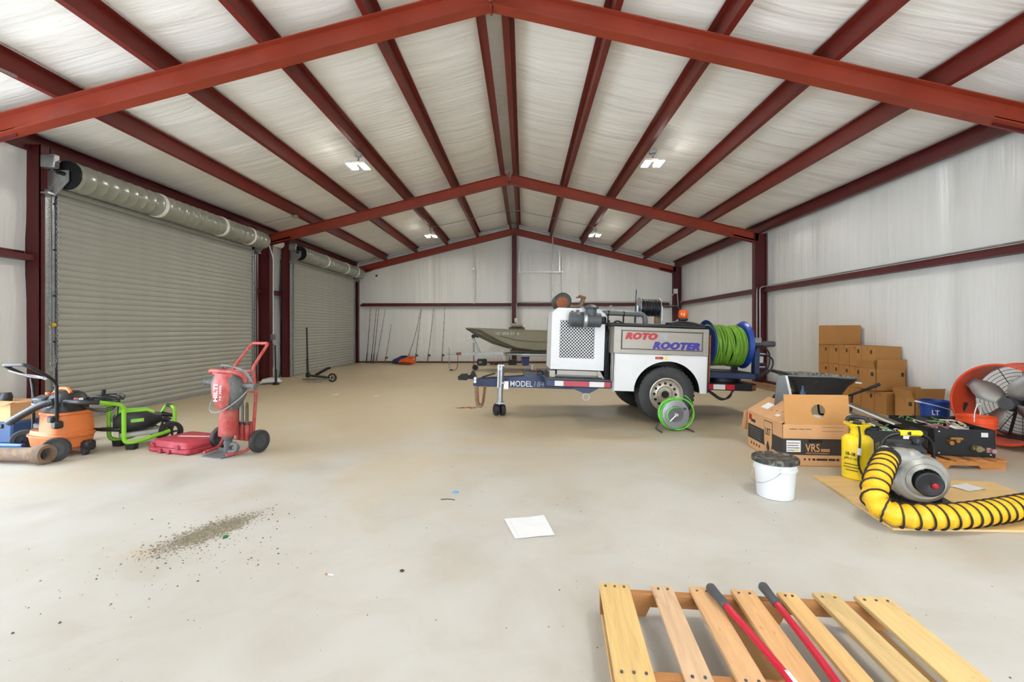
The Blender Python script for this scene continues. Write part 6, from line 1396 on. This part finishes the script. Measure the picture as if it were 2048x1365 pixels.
def fcyl(mb, p0, p1, r, n=12): return mb.cyl(Mf @ Vector(p0), Mf @ Vector(p1), r, n=n)
fcyl(MB(), (0, 0, 0.11), (0, 0, 0.21), 0.065, 20).build('hub', M_DKGREY, fn_)
fcyl(fcyl(MB(), (0, 0, 0.21), (0, 0, 0.4), 0.085, 22), (0, 0, 0.2), (0, 0, 0.22), 0.03).build('motor', M_BLKM, fn_)
for k, a in enumerate((0.2, 1.77, 3.34, 4.91)):
    fcyl(MB(), (0.08 * math.cos(a), 0.08 * math.sin(a), 0.33), (0.43 * math.cos(a), 0.43 * math.sin(a), 0.33), 0.014, 8).build('motor_arm', M_BLKM, fn_)
gm_ = MB()
for r_ in [0.06 + 0.038 * i for i in range(10)]:
    gm_.tube([Mf @ Vector((r_ * math.cos(a), r_ * math.sin(a), 0.405)) for a in [2 * PI * i / 32 for i in range(32)]], 0.003, 4, True)
for k in range(12):
    a = 2 * PI * k / 12; gm_.tube([Mf @ Vector((0.04 * math.cos(a), 0.04 * math.sin(a), 0.41)), Mf @ Vector((0.435 * math.cos(a), 0.435 * math.sin(a), 0.41))], 0.004, 4)
gm_.build('rear_grille', M_BLKM, fn_)
yv = Vector((0.34, -0.94, 0))
for s_ in (1, -1):
    c_ = bx * 0.06 + yv * (0.42 * s_) + Vector((0, 0, 0.135)); small_wheel(fn_, c_, yv, 0.135, 0.055, M_BLACK, M_BLKP, spokes=6, rim=0.68)
    MB().tube([c_, bx * 0.2 + yv * (0.38 * s_) + Vector((0, 0, 0.42))], 0.018, 8).build('wheel_strut', M_BLKM, fn_)
MB().tube([bx * 0.06 + yv * 0.42 + Vector((0, 0, 0.135)), bx * 0.06 - yv * 0.42 + Vector((0, 0, 0.135))], 0.014, 8).build('axle', M_BLKM, fn_)
MB().tube(fillet([bx * 0.36 + yv * 0.3 + Vector((0, 0, 0.14)), bx * 0.38 + yv * 0.3 + Vector((0, 0, 0.015)), bx * 0.38 - yv * 0.3 + Vector((0, 0, 0.015)), bx * 0.36 - yv * 0.3 + Vector((0, 0, 0.14))], 0.05), 0.015, 8).build('rear_stand', M_BLKM, fn_)

# ------------------------------------------------------------------ small grey hose reel in front of the tire
q = thing('small_hose_reel', 'grey disc hose reel with bright green hose before the trailer tire', 'hose reel', (2.22, 5.78, 0), R(6))
qd = MB().lathe([(0.02, 0), (0.165, 0), (0.172, 0.003), (0.172, 0.01), (0.165, 0.012), (0.02, 0.012)], (0, -0.07, 0.215), (0, 1, 0), 44).lathe([(0.02, 0), (0.165, 0), (0.172, 0.003), (0.172, 0.01), (0.165, 0.012), (0.02, 0.012)], (0, 0.07, 0.215), (0, 1, 0), 44).cyl((0, -0.07, 0.215), (0, 0.08, 0.215), 0.1, n=28)
qdo = qd.build('reel_drum', mat('grey_reel_steel', (150, 152, 156), 0.42, 0.4, 0.06, 4), q)
M_HOSEL = mat('bright_green_hose', (104, 200, 64), 0.4, 0, 0.15, 6)
gh = MB(); rs = random.Random(9)
for k in range(7):
    rr_ = 0.165 + 0.022 * rs.random(); ox, oz = (rs.random() - 0.5) * 0.02, (rs.random() - 0.5) * 0.02
    gh.tube([(ox + rr_ * math.cos(a), -0.045 + 0.016 * k + 0.008 * math.sin(3 * a), 0.215 + oz + rr_ * math.sin(a)) for a in [2 * PI * i / 34 for i in range(34)]], 0.0085, 6, True)
gh.tube([(0.03 + 0.205 * math.cos(a), -0.06, 0.22 + 0.195 * math.sin(a)) for a in [R(-100 + 200 * i / 26) for i in range(27)]], 0.008, 6)
gh.tube([(0.06 + 0.22 * math.cos(a), 0.05, 0.24 + 0.22 * math.sin(a)) for a in [R(-80 + 140 * i / 26) for i in range(27)]], 0.006, 6)
gh.build('green_hose', M_HOSEL, q)
MB().tube(smooth([(0.02, -0.085, 0.30), (-0.05, -0.095, 0.305), (-0.12, -0.1, 0.25), (-0.13, -0.1, 0.18), (-0.08, -0.1, 0.135)]), 0.0085, 8).build('hose_end', M_HOSEL, q)
MB().tube([(-0.09, -0.1, 0.135), (-0.03, -0.1, 0.19), (0.0, -0.1, 0.22)], 0.009, 8).cyl((0.0, -0.11, 0.215), (0, -0.07, 0.215), 0.018).build('crank', M_ALU, q)
MB().cyl((0.11, -0.1, 0.285), (0.11, -0.07, 0.285), 0.014).build('knob', M_DKGREY, q)
MB().bb(-0.04, 0.03, -0.0725, -0.0695, 0.296, 0.312, ch=0.001).build('slot', M_BLKM, qdo)
for s_ in (-1, 1):
    MB().tube(fillet([(s_ * 0.05, 0.1, 0.2), (s_ * 0.19, 0.1, 0.012), (s_ * 0.2, -0.13, 0.012)], 0.03), 0.009, 8).build('stand_leg', M_DKGREY, q)
# ------------------------------------------------------------------ near pallet and bolt cutter
P = thing('pallet', 'weathered slatted pallet in the right foreground under red bolt cutter', 'pallet', (1.3, 2.02, 0), R(-4))
tones = [(206, 172, 110), (198, 164, 128), (204, 160, 112), (206, 160, 108), (210, 168, 108), (190, 160, 108), (206, 174, 116)]
LX = [(-0.605, -0.475), (-0.378, -0.288), (-0.215, -0.125), (-0.04, 0.055), (0.15, 0.228), (0.3, 0.4), (0.465, 0.605)]
def plank_mat(name, c):
    k = NT(name); v = k.coord((14, 1.1, 14))
    g = k.noise(v, 3.0, 6, 0.6, 0.8); kn = k.noise(k.coord((6, 2.0, 6)), 2.2, 4, 0.6, 1.2)
    a = tuple(x * 0.82 for x in rgb(*c)[:3]); b_ = tuple(min(1, x * 1.1) for x in rgb(*c)[:3])
    col = k.ramp(g, [(0.3, a), (0.65, b_)])
    col = k.mix(k.ramp(kn, [(0.66, (0, 0, 0)), (0.76, (0.75, 0.75, 0.75))]), col, rgb(120, 76, 44))
    k.l(col, k.b.inputs['Base Color']); k.b.inputs['Roughness'].default_value = 0.75
    k.bump(g, 0.25, 0.004); return k.m
rs = random.Random(4)
nail = None
for k, (x0, x1) in enumerate(LX):
    sl = MB().bb(x0, x1, -1.02, 0.012 + 0.008 * (rs.random() - 0.5), 0.114, 0.131 + 0.003 * rs.random(), ch=0.002).build('slat', plank_mat('slat_wood_%s' % 'abcdefg'[k], tones[k]), P, rot=(0, 0, R((rs.random() - 0.5) * 1.0)))
    for yy in (-0.018, -0.53):
        for xx in ([x0 + 0.025, (x0 + x1) / 2, x1 - 0.025] if k in (0, 6) else [x0 + 0.025, x1 - 0.025]):
            if nail is None: nail = MB().cyl((0, 0, 0.13), (0, 0, 0.136), 0.0055, n=8).build('nail_head', M_DKGREY, sl, loc=(xx, yy, 0))
            else: link_copy(nail, sl, (xx, yy, 0))
M_STR = mat('stringer_wood', (164, 112, 62), 0.8, 0, 0.15, 3, 0.1, stretch=(0.6, 6, 6), dirt=(120, 78, 42), dirt_at=(0.6, 0.85))
for y in (-0.02, -0.51, -0.99): stringer(1.21, 0.095, 0.036).build('stringer', M_STR, P, loc=(0, y, 0.019))
for x in (-0.55, -0.02, 0.5): MB().bb(x - 0.05, x + 0.05, -1.01, 0.0, 0.0, 0.018, ch=0.002).build('bottom_board', M_WOOD, P)
bc_ = thing('bolt_cutter', 'long red bolt cutter with grey grips lying open on the near pallet', 'bolt cutter', (1.25, 1.0, 0.137), 0)
M_CRIM = mat('crimson_tube', (186, 22, 50), 0.3, 0.1, 0.05, 6)
for k, (a, b_) in enumerate((((-0.03, 0.05, 0.02), (-0.088, 0.985, 0.02)), ((0.03, 0.05, 0.02), (0.14, 1.0, 0.02)))):
    a = Vector(a); b_ = Vector(b_); mid = a.lerp(b_, 0.5) + Vector((0.012 if k == 0 else 0.02, 0, 0))
    Pq = smooth([a, mid, b_], 3)
    hd_ = MB().tube(Pq, 0.0135, 12).build('handle', M_CRIM, bc_)
    dr_ = (b_ - mid).normalized()
    MB().lathe([(0.016, 0), (0.019, 0.01), (0.0175, 0.05), (0.019, 0.09), (0.021, 0.13), (0.016, 0.14), (0.004, 0.143)], b_ - dr_ * 0.12, dr_, 16).build('grip', M_DKGREY, hd_)
    if k == 0:
        p0 = a.lerp(mid, 0.82); d0 = (mid - a).normalized()
        MB().lathe([(0.0142, 0), (0.0142, 0.07)], p0, d0, 14, cap=False).build('sticker', M_PAPER, hd_)
MB().prism([(-0.06, 0.06), (0.06, 0.06), (0.05, -0.06), (0.02, -0.16), (0.0, -0.12), (-0.02, -0.16), (-0.05, -0.06)], 0.005, 0.03, 'xy').build('cutting_jaw', M_BLKM, bc_)
tag(MB().lathe([(0.012, 0), (0.012, 0.003), (0.0135, 0.006), (0.012, 0.009), (0.0135, 0.012), (0.012, 0.015), (0.0135, 0.018), (0.012, 0.021), (0.014, 0.028), (0.014, 0.045), (0.008, 0.045)], (0, 0, 0), (1, 0.1, 0), 14).build('pipe_nipple', M_BLKM, loc=(1.67, 2.1, 0.0145)), 'short black threaded pipe nipple on the floor behind the near pallet', 'pipe fitting')

# ------------------------------------------------------------------ litter on the floor
pp = thing('paper_sheet', 'white paper sheet lying alone in the middle of the floor', 'paper', (0.39, 2.95, 0.001), 0)
def quad(u, v): 
    A, B_, C_, D_ = Vector((-0.084, -0.175, 0)), Vector((0.16, -0.122, 0)), Vector((0.105, 0.17, 0)), Vector((-0.163, 0.106, 0))
    p_ = A.lerp(B_, u).lerp(D_.lerp(C_, u), v); p_.z = 0.002 + 0.006 * abs(math.sin(3.1 * u + 1.3 * v)) * (u + v) / 2; return p_
MB().grid(quad, 10, 10).build('sheet', M_PAPER, pp)
MB().grid(lambda u, v: quad(0.1 + 0.02 * u, 0.05 + 0.9 * v) + Vector((0, 0, 0.0012)), 1, 10).build('folded_margin', mat('grey_fold', (206, 206, 206), 0.7), pp)
tag(MB().tube(smooth([(-0.05, 0, 0.004), (0.0, 0.012, 0.005), (0.055, -0.004, 0.004)]), 0.0028, 6).build('wire_scrap', M_BLKP, loc=(-0.206, 3.393, 0)), 'short black wire scrap on the floor near the blue scrap', 'wire')
tag(loft(MB(), [(0, 0, 0, 0.026, 0.012, 2.2), (0.008, 0.003, 0, 0.02, 0.009, 2.2), (0.012, 0.004, 0, 0.006, 0.003, 2)], 12).build('blue_scrap', mat('light_blue_plastic', (70, 150, 210), 0.4), loc=(-0.174, 3.55, 0)), 'tiny light blue plastic scrap on the floor', 'scrap')
tag(MB().lathe([(0.014, 0), (0.015, 0.002), (0.015, 0.008), (0.013, 0.01), (0.001, 0.009)], (0, 0, 0), (0, 0, 1), 18).build('bottle_cap', mat('green_cap_plastic', (20, 110, 70), 0.4), loc=(-1.453, 2.749, 0)), 'small green bottle cap beside the dirt pile', 'bottle cap')
cg = thing('cigarette_butt', 'white cigarette butt with tan filter on the floor', 'cigarette', (-0.637, 2.34, 0.0045), R(-15))
MB().cyl((-0.012, 0, 0), (0.02, 0, 0), 0.004, n=8).build('paper_tube', M_PAPER, cg); MB().cyl((-0.028, 0, 0), (-0.012, 0, 0), 0.0042, n=8).build('filter', M_WOODO, cg)
tag(loft(MB(), [(0, 0, 0, 0.008, 0.006, 2), (0.006, 0, 0, 0.014, 0.009, 2), (0.011, 0, 0, 0.006, 0.005, 2)], 12).build('brown_pebble', mat('dark_brown_stone', (70, 48, 38), 0.7), loc=(-0.277, 2.388, 0)), 'single dark brown pebble right of the cigarette butt', 'pebble')
for i, (x, y, rz, lab) in enumerate(((-3.276, 8.76, 20, 'white paper scrap on the floor before the far door, left one'), (-2.424, 8.585, -15, 'white paper scrap on the floor before the far door, right one'))):
    tag(MB().add([(-0.07, -0.03, 0.002), (0.05, -0.04, 0.004), (0.08, 0.03, 0.02), (-0.03, 0.04, 0.003)], [(0, 1, 2, 3)]).build('paper_scrap', M_PAPER, loc=(x, y, 0), rot=(0, 0, R(rz))), lab, 'paper')
def grains(name, n, fn, smin, smax, m, label, cat, seed):
    rs = random.Random(seed); b = MB()
    for _ in range(n):
        x, y = fn(rs); s_ = smin + (smax - smin) * rs.random() ** 3; h = s_ * (0.5 + 0.5 * rs.random()); a = rs.random() * 6
        c_, d_ = math.cos(a) * s_, math.sin(a) * s_
        b.add([(x + c_, y + d_, 0), (x - d_, y + c_ * 0.7, 0), (x - c_ * 0.8, y - d_, 0), (x + d_ * 0.7, y - c_, 0), (x + c_ * 0.2, y, h)], [(0, 1, 4), (1, 2, 4), (2, 3, 4), (3, 0, 4)])
    o = b.build(name, m, angle=10); o['kind'] = 'stuff'; o['label'] = label; o['category'] = cat; return o
M_DIRT = mat('grey_brown_dirt', (136, 128, 108), 0.95, 0, 0.3, 30)
M_STONE = mat('dark_gravel', (84, 76, 64), 0.9, 0, 0.4, 40)
def pile(rs):
    t = rs.gauss(0, 0.33); q = rs.gauss(0, 0.055 + 0.02 * (1 - abs(t)))
    return (-1.60 + 0.19 * t - 0.9 * q * 0.8, 2.83 + 0.40 * t + 0.42 * q)
grains('dirt_pile', 5200, pile, 0.0022, 0.009, M_DIRT, 'spilled patch of grey brown dirt and grit on left foreground floor', 'dirt', 3)
def around(rs): return (-1.50 + rs.gauss(0, 0.26), 2.62 + rs.gauss(0, 0.3))
grains('gravel_bits', 220, around, 0.003, 0.009, M_STONE, 'dark gravel bits scattered around the dirt patch', 'gravel', 5)
def wide(rs): return (-2.6 + 5.4 * rs.random(), 1.6 + 3.6 * rs.random())
grains('floor_grit', 260, wide, 0.002, 0.006, M_STONE, 'sparse dark grit scattered over the near floor', 'grit', 8)
def rustf(rs): return (-0.55 + rs.gauss(0, 0.1), 7.36 + rs.gauss(0, 0.03))
grains('rust_flakes', 160, rustf, 0.004, 0.02, M_RUST, 'orange rust flakes on the floor under the trailer coupler', 'rust', 6)
# ------------------------------------------------------------------ twin-head LED lamps
def lamp(x, y, label):
    t = thing('led_lamp', label, 'lamp', (x, y, 4.12), group='twin-head LED ceiling lamps')
    MB().bb(-0.055, 0.055, -0.05, 0.05, 0.17, 0.25, ch=0.01).cyl((0, 0, 0.08), (0, 0, 0.17), 0.02).build('junction_box', M_GALV, t)
    MB().bb(-0.14, 0.14, -0.03, 0.03, 0.045, 0.085, ch=0.008).build('mount_bar', M_WHITE, t)
    for s in (-1, 1):
        h = MB().bb(s * 0.105 - 0.065, s * 0.105 + 0.065, -0.16, 0.16, 0.0, 0.04, ch=0.008).build('lamp_head', M_WHITE, t)
        MB().bb(s * 0.105 - 0.055, s * 0.105 + 0.055, -0.15, 0.15, -0.006, -0.001).build('led_lens', M_LED, h)
lamp(-2.55, 8.0, 'twin LED lamp on the left slope, in front of the middle frame')
lamp(2.58, 8.0, 'twin LED lamp on the right slope, in front of the middle frame')
lamp(-2.5, 14.1, 'small twin LED lamp on the left slope near the far wall')
lamp(2.52, 14.1, 'small twin LED lamp on the right slope near the far wall')
lamp(-2.52, 1.95, 'unseen twin LED lamp added on the left slope over the front bay')  # this pair is added out of view to brighten the near ceiling
lamp(2.52, 1.95, 'unseen twin LED lamp added on the right slope over the front bay')
